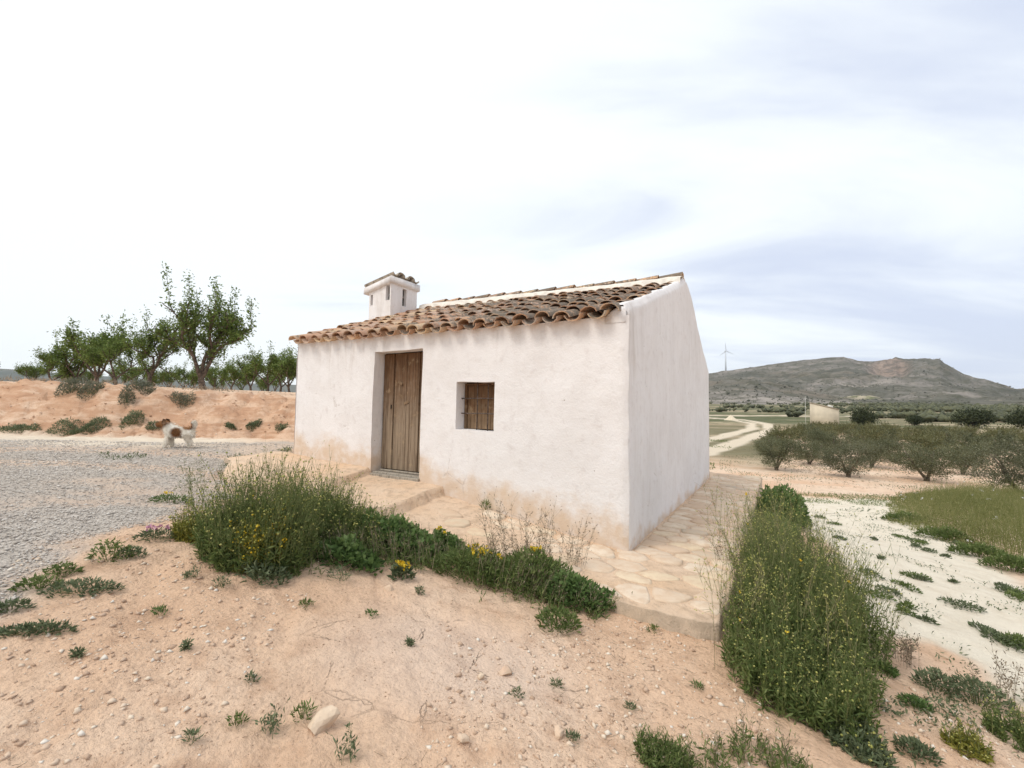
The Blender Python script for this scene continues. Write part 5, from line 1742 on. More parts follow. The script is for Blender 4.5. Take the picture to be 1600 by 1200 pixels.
kx = rng.uniform(-1.6, 1.7, 130); ks = rng.uniform(1.0, 1.85, 130) - .3 * (kx > .8); kwx, kwy = to_world(ks, kx)
z0 = float(ground_h(*c0)); rt_ = root_at('flower_stalks', (c0[0], c0[1], z0), 'wispy tall stalks rising above the largest weed clump', 'weed')
pts = np.stack([kwx - c0[0], kwy - c0[1]], -1); P = stems_at(pts[:, 0], pts[:, 1], rng.uniform(.7, 1.12, 130) * np.interp(kx, [-1.6, 0, 1.7], [.65, .95, .8]), norm(rng.normal(size=(130, 2))), .3 * rng.random(130)); P[..., 2] += rel_ground(c0, pts)[:, None]
gs = Geo(); ribbons(gs, P, .004, .0015); b_, t_ = along(P, 14, .45, .99); d_ = norm(t_ + rng.normal(size=t_.shape) * .5); S = b_[:, None] + d_[:, None] * (np.linspace(0, 1, 3)[None, :, None] * rng.uniform(.03, .13, len(b_))[:, None, None]); ribbons(gs, S, .0025, .001)
link('stems', gs.mesh('stems', leaf_mat('brownish_stalk', (.16, .15, .07), (.24, .22, .11), (.34, .30, .17), .2)), rt_, kind='stuff')
gb = Geo(); e_ = S[:, -1]; blobs(gb, e_[::3], .005, flat=1); leaves(gb, e_, d_ + rng.normal(size=d_.shape) * .5, .02, .006); link('buds', gb.mesh('buds', M_BUD), rt_, kind='stuff')
# --- left clumps in front of the door
c_ = hit(402, 868)[:2]; pts, _ = ell(900, .40, .34)
tall_weed('tall_weed', c_, pts, .72, 'tall feathery green weed clump between gravel yard and cottage', nleaf=16, leaf=.055, lw=.010, lean=.24, bud=.6, branch=4, top_thin=.55)
c_ = hit(515, 840)[:2]; pts, _ = ell(900, .50, .36)
tall_weed('tall_weed', c_, pts, .52, 'grassy green weed clump in front of the door step', nleaf=15, leaf=.055, lw=.010, lean=.3, bud=1.0, branch=3, top_thin=.65)
c_ = hit(590, 838)[:2]; pts, _ = ell(420, .36, .24)
tall_weed('tall_weed', c_, pts, .34, 'shorter green weed clump right beside the door step edge', nleaf=15, leaf=.05, lw=.011, lean=.3, bud=.8, branch=3, top_thin=.65)
c_ = hit(398, 885)[:2]; pts, _ = ell(210, .17, .13)
tall_weed('yellow_weed', c_, pts, .46, 'yellow-green feathery weed at the foot of the tall clump', nleaf=16, leaf=.05, lw=.010, lean=.25, bud=1.2, branch=4, lmat=M_YGREEN, smat=M_YGREEN, bud_mat=M_YEL, top_thin=.8)
leafy('grey_weed', hit(412, 905)[:2], .16, .12, .10, 420, .045, .014, 'grey-green leafy weed below the yellow-green one', M_GREY)
dry_stalks('dry_weed', hit(330, 800)[:2], .25, .22, .50, 34, 'thin greyish dry stalks left of the tall weed clump', mat=M_WSTEM, wid=.0035)
dry_stalks('dry_weed', hit(440, 755)[:2], .30, .2, .30, 26, 'thin straw stalks behind the tall weed clump on the apron', wid=.0035)
tall_weed('tall_weed', hit(300, 845)[:2], ell(130, .12, .10)[0], .30, 'small yellowish feathery weed between thistle and tall clump', nleaf=16, leaf=.04, lw=.010, bud=1.2, branch=3, lmat=M_YGREEN)
# --- centre: mallow and mixed weeds along the apron edge
leafy('mallow', hit(615, 862)[:2], .46, .28, .33, 2800, .046, .036, 'dense dark green mallow clump below the door step', M_MALLOW)
leafy('mallow', hit(545, 880)[:2], .26, .18, .17, 700, .055, .035, 'lower dark mallow patch joining the grassy clump', M_MALLOW)
leafy('mallow', hit(690, 868)[:2], .30, .20, .24, 1100, .050, .038, 'small bright mallow clump beside the yellow daisies', M_MALLOW, flowers=6)
leafy('spurge', hit(628, 903)[:2], .085, .07, .16, 260, .045, .022, 'blue-green spurge with a yellow flat top below the mallow', M_GREY, flowers=16)
leafy('daisy_weed', hit(745, 900)[:2], .42, .26, .27, 2300, .05, .012, 'low feathery weed dotted with small yellow daisies', M_WEED, flowers=26, upr=.9)
leafy('daisy_weed', hit(835, 920)[:2], .42, .30, .34, 2900, .055, .014, 'grassy green weed mound at the foot of the dry stalks', M_WEED, flowers=8, upr=.9)
leafy('daisy_weed', hit(905, 945)[:2], .32, .22, .24, 1700, .045, .022, 'dark green leafy weed against the end of the kerb', M_MALLOW, upr=.7)
leafy('daisy_weed', hit(872, 985)[:2], .15, .13, .13, 480, .045, .013, 'small dark weed tuft sticking out onto the pink soil', M_WEED, upr=.8)
dry_stalks('dry_weed', hit(815, 900)[:2], .34, .20, .72, 44, 'brown branching dry stalks standing against the white wall', wid=.0042, branch=12)
dry_stalks('dry_weed', hit(880, 905)[:2], .20, .16, .55, 22, 'shorter brown dry stalks leaning over the paved apron', wid=.004, branch=10)
dry_stalks('dry_weed', hit(1145, 905)[:2], .14, .34, .46, 40, 'thin brown dry stalks at the paved edge of the largest clump', wid=.0035, branch=9)
leafy('wall_weed', tuple(to_world(-1.85, -.06)), .05, .04, .13, 60, .06, .010, 'tiny weed growing from the foot of the white wall', M_WEED, upr=1.2, z=float(apron_z(-1.85, -.06)))

# mixed species threaded through the strip
bl = np.array([hit(px, py)[:2] for px, py in [(470, 868), (560, 872), (640, 880), (720, 885), (800, 920), (880, 945), (925, 950)]])
t_ = rng.uniform(0, 5.999, 620); i_ = t_.astype(int); bp = bl[i_] * (1 - (t_ - i_))[:, None] + bl[i_ + 1] * (t_ - i_)[:, None] + rng.normal(size=(620, 2)) * .13
bp = bp[fbm(bp[:, 0] * 3, bp[:, 1] * 3, 401, 3) > -.2]; cm_ = bp.mean(0)
tall_weed('grassy_weed', cm_, bp - cm_, .34, 'thin mixed grasses and stalks threaded through the mallow strip', nleaf=10, leaf=.06, lw=.008, lean=.35, bud=.6, branch=4, lmat=M_WEED, smat=M_DRY, bud_mat=M_DRY, bud_s=.005, hvar=.5)
# --- bushes right of and behind the paved strip
leafy('green_bush', tuple(to_world(1.45, 4.6)), .42, .75, .62, 3600, .075, .038, 'dense dark green leafy bush at the side of the paved strip', M_MALLOW, rot=-.55, cat='bush', upr=.7)
leafy('green_bush', tuple(to_world(1.35, 3.3)), .30, .5, .28, 1100, .06, .03, 'low leafy weeds in front of the dense green bush', M_MALLOW, rot=-.55, cat='bush')
leafy('green_bush', tuple(to_world(.15, 8.3)), .55, .35, .42, 1300, .075, .04, 'grey-green bush behind the far corner of the cottage', M_GREY, cat='bush')
leafy('green_bush', tuple(to_world(1.0, 8.5)), .42, .32, .50, 1200, .075, .04, 'upright green bush at the far end of the paved strip', M_MALLOW, cat='bush', upr=1.0)

# --- lower right corner
for n_, (px, py, rx, h_, mat, kind, lb) in enumerate([
        (1462, 1078, .22, .20, M_GREY, 'l', 'leafy grey-green weed on the border of pale sand and pink soil'), (1530, 1100, .30, .24, M_GREY, 'l', 'wide grey-green weed below the speckled pale sand'),
        (1430, 1105, .13, .11, M_MALLOW, 'l', 'dark low weed on the pink soil, pointing at the sandy track'), (1510, 1175, .17, .26, M_YGREEN, 't', 'yellow-green flowering weed among grey-green ones'),
        (1585, 1160, .24, .34, M_WEED, 't', 'taller green weed right of the yellow-green one'), (1432, 1180, .16, .12, M_GREY, 'l', 'small grey-green weed on the pink soil beside the clump skirt'),
        (1380, 1050, .14, .09, M_MALLOW, 'l', 'flat dark green weed under the bare twiggy plant'), (1590, 1010, .26, .12, M_WEED, 'l', 'low green mat plant on the pale sand'), (1660, 1120, .3, .3, M_WEED, 't', 'green weed beyond the taller one, past the pale sand')]):
    c_ = hit(px, py)[:2]
    if kind == 'l': leafy('sand_weed', c_, rx * .62, rx * .42, h_ * .6, int(560 * rx / .25), .032, .011, lb, mat, upr=.7)
    else: tall_weed('sand_weed', c_, ell(int(420 * rx), rx * .6, rx * .5)[0], h_ * .75, lb, nleaf=12, leaf=.032, lw=.009, bud_s=.005, lmat=mat, bud=1.0, branch=3)
dry_stalks('dry_weed', hit(1408, 1035)[:2], .15, .12, .26, 26, 'bare twiggy grey plant on the edge of the sandy track', wid=.004, branch=9)
dry_stalks('dry_weed', hit(1570, 1100)[:2], .14, .12, .34, 14, 'sparse dry stalks above the taller green weed', wid=.0032, branch=9)
# --- thin-stemmed plants at the bottom edge
for n_, (px, py, rx, h_, lb) in enumerate([(1035, 1185, .13, .24, 'thin-stemmed weed with a dense dark base on stony soil'), (1105, 1195, .15, .25, 'sparse thin-stemmed weed between two others on stony soil'), (1165, 1180, .13, .22, 'sparse weed with long narrow leaves close to the clump skirt'), (1225, 1200, .12, .2, 'sparse pale weed at the foot of the clump skirt')]):
    c_ = hit(px, py)[:2]
    tall_weed('thin_weed', c_, ell(38 if n_ else 90, rx, rx * .7)[0], h_, lb, nleaf=7 if n_ else 15, leaf=.045, lw=.007, stem_w=.0028, bud=.6, branch=4, lmat=M_WEED, smat=M_DRY if n_ else M_WSTEM, bud_mat=M_DRY, bud_s=.004)
# --- gravel edge patches on the left
for (px, py, rx, ry, h_, mat, fl, fm, lb) in [
        (268, 785, .26, .12, .13, M_MALLOW, 3, M_YEL, 'dark green weed patch lying on the grey gravel'), (243, 848, .18, .10, .13, M_GREY, 8, M_PINK, 'grey-green thistle patch with pink flowers at the gravel edge'),
        (172, 880, .16, .10, .16, M_WEED, 0, None, 'upright green weed above the long leafy patch'), (128, 925, .26, .11, .07, M_GREY, 0, None, 'long leafy grey-green patch on the pink slope'),
        (60, 922, .15, .08, .09, M_WEED, 0, None, 'feathery green weed beside the long leafy patch'), (52, 992, .22, .06, .05, M_GREY, 0, None, 'flat elongated green mat on the pink slope'),
        (16, 958, .12, .05, .06, M_GREY, 0, None, 'narrow green mat at the edge of the pink slope'), (205, 875, .12, .07, .08, M_GREY, 0, None, 'small green weed right of the upright one'),
        (98, 900, .12, .06, .07, M_WEED, 0, None, 'small feathery weed between gravel and long patch')]:
    leafy('slope_weed', hit(px, py)[:2], rx * .72, ry * .7, h_ * .75, int(330 * rx / .2), .030, .010, lb, mat, rot=.35, flowers=fl, fmat=fm)
# --- single small rosettes and sprigs on the bare soil
SM = 'small weed sprig standing alone on the bare pink soil'
sp = [(480, 950, .055), (655, 930, .05), (580, 965, .045), (345, 915, .06), (298, 905, .05), (530, 908, .10), (325, 885, .04), (425, 1140, .07), (475, 1120, .06), (300, 1155, .035), (540, 1190, .07), (808, 1095, .04), (1020, 985, .05), (1058, 975, .06),
      (250, 955, .045), (392, 1060, .03), (290, 1012, .03), (960, 1040, .04), (870, 1075, .04), (925, 1110, .035), (1090, 1075, .04), (700, 1180, .04), (640, 1010, .03), (745, 1155, .035), (370, 1130, .04), (160, 935, .03), (895, 1160, .04), (945, 1190, .05), (120, 1020, .03), (1055, 1040, .035), (985, 1110, .03), (610, 1105, .03)]
for n_, (px, py, r_) in enumerate(sp[:16] + sp[16::2]):
    r_ *= .8
    if n_ % 3 == 1:
        dry_stalks('small_weed', hit(px, py)[:2], r_ * .7, r_ * .6, r_ * 2.0, 9, SM, cat='weed', group='single weed sprigs on the pink soil', mat=M_GREY, wid=.0028, branch=5)
        continue
    leafy('small_weed', hit(px, py)[:2], r_, r_ * .8, r_ * 1.1, int(26 + 1100 * r_), .018 + r_ * .28, .0065, SM, [M_WEED, M_GREY, M_MALLOW, M_GREY][n_ % 4], group='single weed sprigs on the pink soil', upr=.9)
# mats on the pale sand
SMT = 'low green mat plant spread flat on the pale sand'
for n_ in range(46):
    px, py = rng.uniform(1265, 1610), rng.uniform(800, 1020)
    if py < 800 + max(0, (px - 1400)) * .55 or py > 850 + (px - 1250) * .75: continue
    r_ = rng.uniform(.05, .20)
    leafy('sand_mat', hit(px, py)[:2], r_, r_ * .55, .035 + r_ * .12, int(60 + 900 * r_), .04, .013, SMT, [M_GREY, M_WEED][n_ % 2], group='mat plants on the pale sand', rot=rng.uniform(0, 3.1))

# --- tall grass and ground cover (uncountable)
g = Geo(); TG = pxpoly([(1385, 812), (1395, 775), (1480, 768), (1600, 772), (1760, 790), (1760, 980), (1640, 905), (1540, 870), (1450, 838)])
TGa = np.array(TG); lo, hi = TGa.min(0), TGa.max(0)
Pq = rng.uniform(lo, hi, (42000, 2)); sd = poly_sd(Pq[:, 0], Pq[:, 1], TG) + .35 * fbm(Pq[:, 0] * 1.5, Pq[:, 1] * 1.5, 231, 3)
Pq = Pq[sd > 0][:15000]; hh = (.12 + .46 * smooth(0, 1.0, poly_sd(Pq[:, 0], Pq[:, 1], TG))) * rng.uniform(.5, 1.15, len(Pq)) * (1 + .55 * fbm(Pq[:, 0] * 1.6, Pq[:, 1] * 1.6, 233, 3))
St = stems_at(Pq[:, 0], Pq[:, 1], hh, norm(rng.normal(size=Pq.shape)), .45 * rng.random(len(Pq)), pts=4, wob=.15); St[..., 2] += ground_h(Pq[:, 0], Pq[:, 1])[:, None] - .01
tnt = np.clip(.5 + .5 * fbm(Pq[:, 0] * .9, Pq[:, 1] * .9, 235, 3) + .2 * rng.normal(size=len(Pq)), 0, 1)
ribbons(g, St, .008, .002, tint=tnt)
b_, t_ = along(St, 2, .1, .7); leaves(g, b_, rng.normal(size=b_.shape) + np.array([0, 0, .4]), .08, .016)
link('tall_grass', g.mesh('tall_grass', M_GRASS), label='tall green grass patch between the sandy track and the olives', cat='grass', kind='stuff')
g = Geo(); i_ = rng.choice(len(Pq), 36, replace=False); top = St[i_, -1]
for q_ in range(7): leaves(g, top + rng.normal(size=top.shape) * .012, rng.normal(size=top.shape) + np.array([0, 0, .6]), .035, .02)
link('white_flowers', g.mesh('white_flowers', M_WHITEF), label='scattered white flower heads in the tall grass patch', cat='flowers', kind='stuff')


for n_, (px, py, rx, lb) in enumerate([(1415, 815, .45, 'leafy forb at the tapered end of the tall grass'), (1475, 845, .42, 'leafy forb with spread leaves along the sandy edge of the grass'), (1530, 872, .38, 'dark leafy forb under the white flower heads'), (1585, 895, .36, 'broad leafy forb where the grass meets the sand')]):
    leafy('grass_forb', hit(px, py)[:2], rx, rx * .5, .22, 900, .07, .02, lb, M_WEED, upr=.8, rot=-.4)


def cover(name, polypx, n, h, leaf, lw, mat, label, dens=.0, scale=1.4, seed=0, world_poly=None):
    pl = world_poly or pxpoly(polypx); a_ = np.array(pl); q_ = rng.uniform(a_.min(0), a_.max(0), (n * 5, 2))
    keep_ = (poly_sd(q_[:, 0], q_[:, 1], pl) > 0) & (fbm(q_[:, 0] * scale, q_[:, 1] * scale, seed, 4) > dens)
    lx__, ly__ = to_local(q_[:, 0], q_[:, 1]); keep_ &= ~in_apron(lx__, ly__)
    q_ = q_[keep_][:n]
    gg = Geo(); B = np.stack([q_[:, 0], q_[:, 1], ground_h(q_[:, 0], q_[:, 1]) + rng.random(len(q_)) * h * .6], -1)
    leaves(gg, B, rng.normal(size=B.shape) * .8 + np.array([0, 0, .7]), leaf * rng.uniform(.5, 1.5, len(B)), lw * rng.uniform(.6, 1.4, len(B)))
    return link(name, gg.mesh(name, mat), label=label, cat='ground cover', kind='stuff')


cover('sand_cover', [(1265, 800), (1400, 792), (1480, 850), (1620, 930), (1620, 1130), (1480, 1060), (1400, 1010), (1340, 900)], 5200, .03, .032, .011, M_GREY, 'speckled low greenery on the pale sandy track', .16, 2.6, 301)
cover('track_verge', [(1225, 772), (1440, 778), (1440, 800), (1390, 792), (1240, 786)], 3000, .09, .06, .014, M_WEED, 'green verge between the sandy track and the grove soil', -.25, 1.2, 303)
cover('grove_cover', None, 9000, .10, .09, .022, M_GREY, 'thin weeds on the pale soil under the olive trees', .12, .45, 305, world_poly=[(6, 12.5), (10, 9), (26, 13), (40, 30), (30, 50), (14, 30)])
cover('field_cover', None, 5000, .16, .16, .04, M_WEED, 'green strip of field below the winding track', .0, .2, 307, world_poly=[(7.5, 15.5), (11, 24), (20, 40), (26, 54), (14, 40), (6.2, 17)])
cover('bottom_cover', [(1340, 1100), (1480, 1085), (1640, 1080), (1700, 1240), (1400, 1240)], 1500, .05, .03, .010, M_GREY, 'low mixed weeds filling the corner below the sand', .16, 2.0, 309)
cover('yard_cover', [(350, 725), (455, 700), (455, 712), (400, 730), (345, 750)], 700, .06, .05, .012, M_GREY, 'sparse weeds between gravel yard and cottage corner', .1, 2.0, 311)
cover('yard_tufts', [(90, 712), (300, 706), (455, 694), (455, 702), (330, 722), (120, 722)], 900, .04, .05, .014, M_GREY, 'thin green streaks across the gravel yard', .30, 1.1, 313)
cover('terrace_grass', None, 1100, .14, .16, .02, M_DRY, 'dry grass along the crest of the earth bank', .05, .5, 315, world_poly=[(-26, 13.2), (-5, 13.4), (-5, 15.5), (-26, 16.0)])

# --- shrubs on the earth bank
for (px, py, rx, h_, n_, lb) in [(112, 612, .52, .62, 1300, 'large grey-green shrub hanging over the crest of the bank'), (142, 616, .42, .42, 900, 'second grey-green shrub touching the large one on the bank'),
                                 (197, 640, .26, .62, 700, 'narrow dry grey shrub growing down the face of the bank'), (223, 617, .42, .35, 900, 'green shrub on the crest below the second tallest almond'),
                                 (286, 622, .42, .36, 800, 'dark purplish shrub below the tallest almond'), (206, 665, .36, .42, 800, 'green shrub at the foot of the bank behind the dog'),
                                 (112, 674, .72, .22, 1300, 'long low green shrub along the foot of the bank'), (30, 674, .60, .18, 900, 'low flat green shrub at the foot of the bank, beside the long one'), (150, 668, .42, .22, 600, 'short green shrub joined to the long low one'),
                                 (396, 668, .24, .25, 500, 'small round green shrub at the foot of the bank near the cottage'), (360, 670, .18, .16, 300, 'tiny shrub left of the small round one'), (240, 675, .26, .18, 400, 'low shrub directly behind the dog'), (440, 672, .22, .14, 300, 'low weed shrub by the cottage end of the bank')]:
    c_ = hit(px, py)
    leafy('bank_shrub', c_[:2], rx * .74, rx * .45, h_ * .72, n_, .065, .016, lb, M_SAGE if py < 650 else M_GREY, cat='shrub', group='shrubs on the earth bank', upr=.8)

# ------------------------------------------------------------------ loose stones
g = Geo(); a_ = np.array(GRAVEL)
q_ = np.stack([rng.uniform(-11, -1.5, 90000), np.exp(rng.uniform(math.log(2.0), math.log(9.6), 90000))], -1)
sd = poly_sd(q_[:, 0], q_[:, 1], GRAVEL) + .25 * fbm(q_[:, 0] * 2.5, q_[:, 1] * 2.5, 75, 3)
lx__, ly__ = to_local(q_[:, 0], q_[:, 1])
q_ = q_[(sd > -.1) & (np.abs(q_[:, 0] / q_[:, 1]) < 1.45) & ~in_apron(lx__, ly__) & (fbm(q_[:, 0] * .8, q_[:, 1] * 1.1, 89, 4) < rng.uniform(.0, .6, len(q_)))][:32000]
blobs(g, np.stack([q_[:, 0], q_[:, 1], ground_h(q_[:, 0], q_[:, 1]) + .004], -1), rng.uniform(.004, .012, len(q_)) * (.7 + .08 * q_[:, 1]) * (1 + .8 * (rng.random(len(q_)) > .95)), jit=.3, flat=.55)
link('gravel', g.mesh('gravel', M_GRAVEL), label='loose grey gravel covering the yard', cat='gravel', kind='stuff')
g = Geo()
q_ = np.stack([rng.uniform(-3.2, 3.4, 60000), rng.uniform(1.2, 6.0, 60000)], -1)
dn = fbm(q_[:, 0] * 1.1, q_[:, 1] * 1.1, 241, 4) + .55 * np.exp(-((q_[:, 0] - .75) / .9) ** 2 - ((q_[:, 1] - 2.6) / .9) ** 2)
lx__, ly__ = to_local(q_[:, 0], q_[:, 1])
keep_ = (dn > .12) & ~in_apron(lx__, ly__) & (poly_sd(q_[:, 0], q_[:, 1], GRAVEL) < 0) & (poly_sd(q_[:, 0], q_[:, 1], SAND) < .1)
q_ = q_[keep_][:14000]; sz = .003 + .017 * rng.random(len(q_)) ** 6
blobs(g, np.stack([q_[:, 0], q_[:, 1], ground_h(q_[:, 0], q_[:, 1]) + sz * .1], -1), sz, jit=.45, flat=.6)
link('pebbles', g.mesh('pebbles', M_PEB), label='small pale pebbles and clods strewn over the pink soil', cat='pebbles', kind='stuff')
g = Geo()
q_ = np.stack([rng.uniform(-3.6, 3.6, 120000), np.exp(rng.uniform(math.log(1.1), math.log(7.0), 120000))], -1)
dn = fbm(q_[:, 0] * 1.6, q_[:, 1] * 1.6, 247, 4, .6); lx__, ly__ = to_local(q_[:, 0], q_[:, 1])
q_ = q_[(dn > .02) & ~in_apron(lx__, ly__) & (poly_sd(q_[:, 0], q_[:, 1], GRAVEL) < .05) & (poly_sd(q_[:, 0], q_[:, 1], SAND) < 0)][:22000]
sz = (.0015 + .0045 * rng.random(len(q_)) ** 3) * (.5 + .2 * q_[:, 1])
blobs(g, np.stack([q_[:, 0], q_[:, 1], ground_h(q_[:, 0], q_[:, 1]) + sz * .05], -1), sz, jit=.5, flat=.5)
link('clods', g.mesh('clods', stones_mat('soil_clod', [(0, (.34, .22, .145)), (.4, (.46, .31, .21)), (.8, (.58, .40, .28)), (1, (.66, .50, .38))])), label='crumbs of dry pink earth lying on the bare soil', cat='soil crumbs', kind='stuff')
g = Geo()      # clods and stones on the tilled soil of the grove
q_ = np.stack([rng.uniform(4, 34, 60000), np.exp(rng.uniform(math.log(7.5), math.log(36), 60000))], -1)
dn = fbm(q_[:, 0] * .5, q_[:, 1] * .9, 251, 4); lx__, ly__ = to_local(q_[:, 0], q_[:, 1]); uu = q_[:, 0] / q_[:, 1]
q_ = q_[(dn > -.05) & (uu > .4) & (uu < 1.35) & (lx__ > 1.2) & (poly_sd(q_[:, 0], q_[:, 1], SAND) < -.1)][:9000]
sz = (.006 + .02 * rng.random(len(q_)) ** 3) * (.5 + .07 * q_[:, 1])
blobs(g, np.stack([q_[:, 0], q_[:, 1], ground_h(q_[:, 0], q_[:, 1]) + sz * .2], -1), sz, jit=.4, flat=.6)
link('grove_clods', g.mesh('grove_clods', stones_mat('grove_clod', [(0, (.36, .26, .18)), (.4, (.50, .38, .27)), (1, (.72, .60, .46))])), label='clods and stones on the tilled soil under the olives', cat='soil clods', kind='stuff')
g = Geo()      # stones of the bank and of the grove soil
q_ = np.stack([rng.uniform(-22, -2, 9000), rng.uniform(10.8, 13.8, 9000)], -1); bt_ = bank_t(q_[:, 0], q_[:, 1]); q_ = q_[(bt_ > -.05) & (bt_ < 1.05)][:3200]
sz = .008 + .032 * rng.random(len(q_)) ** 5
blobs(g, np.stack([q_[:, 0], q_[:, 1], ground_h(q_[:, 0], q_[:, 1])], -1), sz, jit=.35, flat=.7)
link('bank_rubble', g.mesh('bank_rubble', stones_mat('bank_stone', [(0, (.48, .29, .18)), (.5, (.56, .37, .25)), (1, (.68, .54, .42))])), label='crumbled earth and stones on the face of the bank', cat='rubble', kind='stuff')
g = Geo()
q_ = np.stack([rng.uniform(-3, 3, 6000), np.exp(rng.uniform(math.log(1.3), math.log(6), 6000))], -1); lx__, ly__ = to_local(q_[:, 0], q_[:, 1])
q_ = q_[~in_apron(lx__, ly__) & (fbm(q_[:, 0] * 1.3, q_[:, 1] * 1.3, 403, 3) > -.05)][:1500]; a_ = rng.uniform(0, 6.28, len(q_)); l_ = rng.uniform(.015, .06, len(q_)); zz = ground_h(q_[:, 0], q_[:, 1]) + .004
S = np.stack([np.stack([q_[:, 0] + f_ * l_ * np.cos(a_), q_[:, 1] + f_ * l_ * np.sin(a_), zz + .006 * rng.random(len(q_))], -1) for f_ in (-.5, 0, .5)], 1)
ribbons(g, S, .0028, .0015); link('straw_litter', g.mesh('straw_litter', M_DRY), label='bits of dry straw and twigs lying on the soil', cat='litter', kind='stuff')
rocks = [(503, 1136, .075, .055, 0.2, 'pale angular limestone rock, largest on the pink soil'), (790, 1055, .055, .05, .4, 'round ochre stone half sunk among pebbles'), (608, 921, .05, .04, .9, 'reddish flat stone below the spurge plant'),
         (1182, 1080, .035, .03, .1, 'white stone at the foot of the largest weed clump'), (875, 1155, .035, .04, .2, 'upright pale stone beside small weeds'), (752, 1060, .035, .03, .2, 'small whitish stone touching the round ochre one'),
         (990, 946, .045, .035, .5, 'yellowish stone lying below the kerb'), (725, 1168, .035, .03, .2, 'flat cream stone on the open pink soil'), (1178, 1140, .03, .024, .1, 'small pale stone between weed skirt and thin weeds'), (1478, 1028, .03, .02, .1, 'small dark-edged stone on the border of the sand'), (848, 978, .05, .03, .8, 'pinkish clod beside the small dark weed tuft'), (320, 851, .06, .035, .3, 'flat pale stone in front of the small yellowish weed'), (1340, 1146, .03, .025, .1, 'cream pebble in the trailing weed patch')]
for n_, (px, py, s1, s2, rd, lb) in enumerate(rocks):
    p_ = hit(px, py); o = link('rock', stone_mesh('rock', M_ROCK, (s1, s1 * .8, s2), n_ + 3, .9), label=lb, cat='rock', group='loose rocks on the bare soil')
    o.location = (p_[0], p_[1], p_[2] + s2 * .35); o.rotation_euler = (rng.uniform(-.2, .2), rng.uniform(-.2, .2), rng.uniform(0, 6.28))

# ------------------------------------------------------------------ dog
k = NT('dog_fur'); p = k.obj(); X_, Y_, Z_ = k.xyz(p)
nz = k.noise(p, 14, 4, .6)
def sph(c_, r_, soft=.03):
    vm = k.n('ShaderNodeVectorMath', operation='DISTANCE'); k.put(p, vm.inputs[0]); vm.inputs[1].default_value = c_
    d_ = k.math('ADD', vm.outputs['Value'], k.math('MULTIPLY', k.math('SUBTRACT', nz, .5), .06))
    return k.ramp(d_, r_ - soft, r_ + soft, 1, 0)
white = k.mix(k.ramp(nz, .35, .7), (.84, .79, .70), (.72, .66, .56))
brown = k.mix(k.ramp(nz, .35, .7), (.26, .12, .045), (.13, .06, .025))
c = k.mix(sph((.26, 0, .50), .135), white, brown)
c = k.mix(sph((.19, -.08, .44), .055), c, (.10, .055, .03))
c = k.mix(sph((.0, -.10, .31), .10), c, brown); c = k.mix(sph((.0, .10, .31), .10), c, brown)
c = k.mix(sph((-.16, 0, .41), .10), c, brown)
c = k.mix(sph((.415, 0, .43), .045, .015), c, (.66, .58, .47))
k.color(c); k.bump(k.noise(k.mapping(p, (60, 60, 25)), 1, 3), .8, .01); k.b.inputs['Roughness'].default_value = .9
M_FUR = k.m
dv, de, dr = [], [], []
def jv(co, r_, par=None):
    dv.append(co); dr.append(r_)
    if par is not None: de.append((par, len(dv) - 1))
    return len(dv) - 1
pel = jv((-.15, 0, .325), .098); mid = jv((-.02, 0, .315), .105, pel); ch = jv((.11, 0, .32), .118, mid); nk = jv((.18, 0, .41), .098, ch); hd = jv((.235, 0, .49), .100, nk); mz = jv((.335, 0, .465), .052, hd); jv((.385, 0, .455), .038, mz)
for s_ in (-1, 1):
    a_ = jv((.14, .062 * s_, .235), .058, ch); a2 = jv((.145 + .02 * s_, .066 * s_, .12), .040, a_); a3 = jv((.145 + .035 * s_, .066 * s_, .035), .034, a2); jv((.18 + .035 * s_, .066 * s_, .024), .030, a3)
    h1 = jv((-.17, .065 * s_, .25), .078, pel); h2 = jv((-.145 - .02 * s_, .07 * s_, .185), .056, h1); h3 = jv((-.215 - .02 * s_, .068 * s_, .115), .036, h2); h4 = jv((-.20 - .02 * s_, .068 * s_, .035), .032, h3); jv((-.165 - .02 * s_, .068 * s_, .024), .029, h4)
t1 = jv((-.225, 0, .385), .036, pel); t2 = jv((-.262, 0, .44), .032, t1); t3 = jv((-.262, 0, .50), .034, t2); jv((-.225, 0, .525), .022, t3)
dm = bpy.data.meshes.new('dog_base'); dm.from_pydata(dv, de, []); dob = bpy.data.objects.new('dog_base', dm); COL.objects.link(dob)
sk = dob.modifiers.new('skin', 'SKIN'); sk.use_smooth_shade = True
for n_, sv in enumerate(dm.skin_vertices[0].data): sv.radius = (dr[n_], dr[n_])
dm.skin_vertices[0].data[0].use_root = True
dob.modifiers.new('sub', 'SUBSURF').levels = 2
dg = bpy.context.evaluated_depsgraph_get(); dg.update()
body_me = bpy.data.meshes.new_from_object(dob.evaluated_get(dg)); body_me.name = 'dog_body'
bpy.data.objects.remove(dob)
for v_ in body_me.vertices: v_.co += v_.co.normalized() * .006 * mnoise.noise(v_.co * 22)
body_me.materials.clear(); body_me.materials.append(M_FUR)
for pl_ in body_me.polygons: pl_.use_smooth = True
p_ = hit(277, 701)
dog = link('dog', body_me, label='shaggy white dog with brown head and patches standing on the gravel', cat='dog'); dog.location = (p_[0], p_[1], p_[2] - .004); dog.rotation_euler = (0, 0, math.radians(200)); dog.scale = (.97, .97, .97)
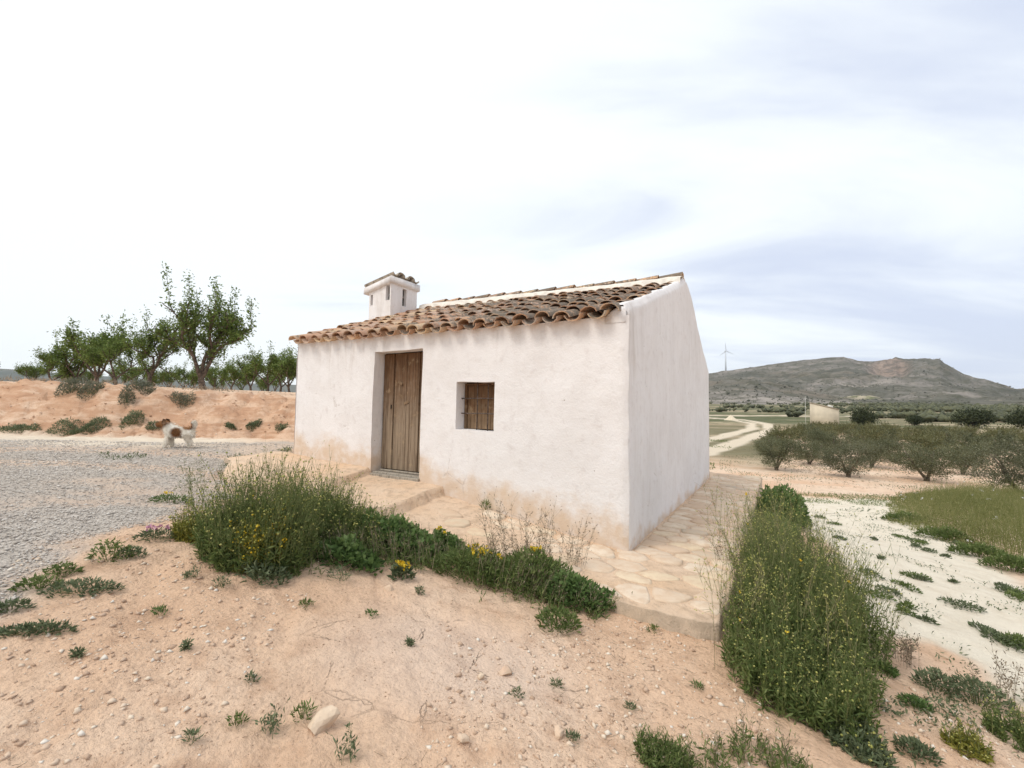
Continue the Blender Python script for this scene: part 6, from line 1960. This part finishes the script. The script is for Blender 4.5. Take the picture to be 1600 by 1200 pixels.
# long coat
nv = len(body_me.vertices); co = np.empty(nv * 3, np.float32); nr = np.empty(nv * 3, np.float32); body_me.vertices.foreach_get('co', co); body_me.vertices.foreach_get('normal', nr); co = co.reshape(-1, 3); nr = nr.reshape(-1, 3)
i_ = rng.integers(0, nv, 9000); i_ = i_[co[i_, 2] > .05]; B = co[i_] + rng.normal(size=(len(i_), 3)) * .008
Dv = nr[i_] * .55 + np.array([-.35, 0, -.55]) + rng.normal(size=(len(i_), 3)) * .3
ln = .013 + .035 * (co[i_, 2] > .22) * (co[i_, 0] < .2); tail_ = (co[i_, 0] < -.2) & (co[i_, 2] > .36); ln = np.where(tail_, .035, ln); ln = np.where(co[i_, 0] > .30, .012, ln)
gf = Geo(); leaves(gf, B, Dv, ln * rng.uniform(.6, 1.3, len(ln)), .007); link('coat', gf.mesh('coat', M_FUR), dog)
M_EAR = plain('dog_ear', (.12, .065, .035), .2, .95, 20); M_NOSE = plain('dog_nose', (.02, .018, .018), .1, .4)
for s_ in (-1, 1):
    gg = Geo(); V_ = np.array([(.24, .070 * s_, .575), (.19, .080 * s_, .56), (.175, .115 * s_, .485), (.215, .122 * s_, .455), (.25, .108 * s_, .505)]); V2 = V_ + np.array([-.004, .014 * s_, .004])
    gg.add(np.concatenate([V_, V2]), [(0, 1, 6, 5), (1, 2, 7, 6), (2, 3, 8, 7), (3, 4, 9, 8), (4, 0, 5, 9)], [(0, 1, 2), (0, 2, 3), (0, 3, 4), (5, 7, 6), (5, 8, 7), (5, 9, 8)]); link('ear', gg.mesh('ear', M_EAR, True), dog)
    gg = Geo(); blobs(gg, np.array([[.318, .052 * s_, .515]]), .010, jit=.05, flat=1); link('eye', gg.mesh('eye', M_NOSE, True), dog)
gg = Geo(); blobs(gg, np.array([[.418, 0, .468]]), .016, jit=.1, flat=.8); link('nose', gg.mesh('nose', M_NOSE, True), dog)

# ------------------------------------------------------------------ air
hz = bpy.data.materials.new('haze_air'); hz.use_nodes = True; hz.node_tree.nodes.clear()
ho = hz.node_tree.nodes.new('ShaderNodeOutputMaterial'); hv = hz.node_tree.nodes.new('ShaderNodeVolumePrincipled')
hv.inputs['Color'].default_value = (.80, .86, .95, 1); hv.inputs['Density'].default_value = 0.00007; hv.inputs['Anisotropy'].default_value = 0.0
hz.node_tree.links.new(hv.outputs[0], ho.inputs['Volume'])
V_, Q_ = box_np(-3420, 3420, -3420, 3420, -60, 330)
gg = Geo(); gg.add(V_, Q_); link('haze', gg.mesh('haze', hz), label='thin pale haze over the far hills', cat='haze', kind='stuff')
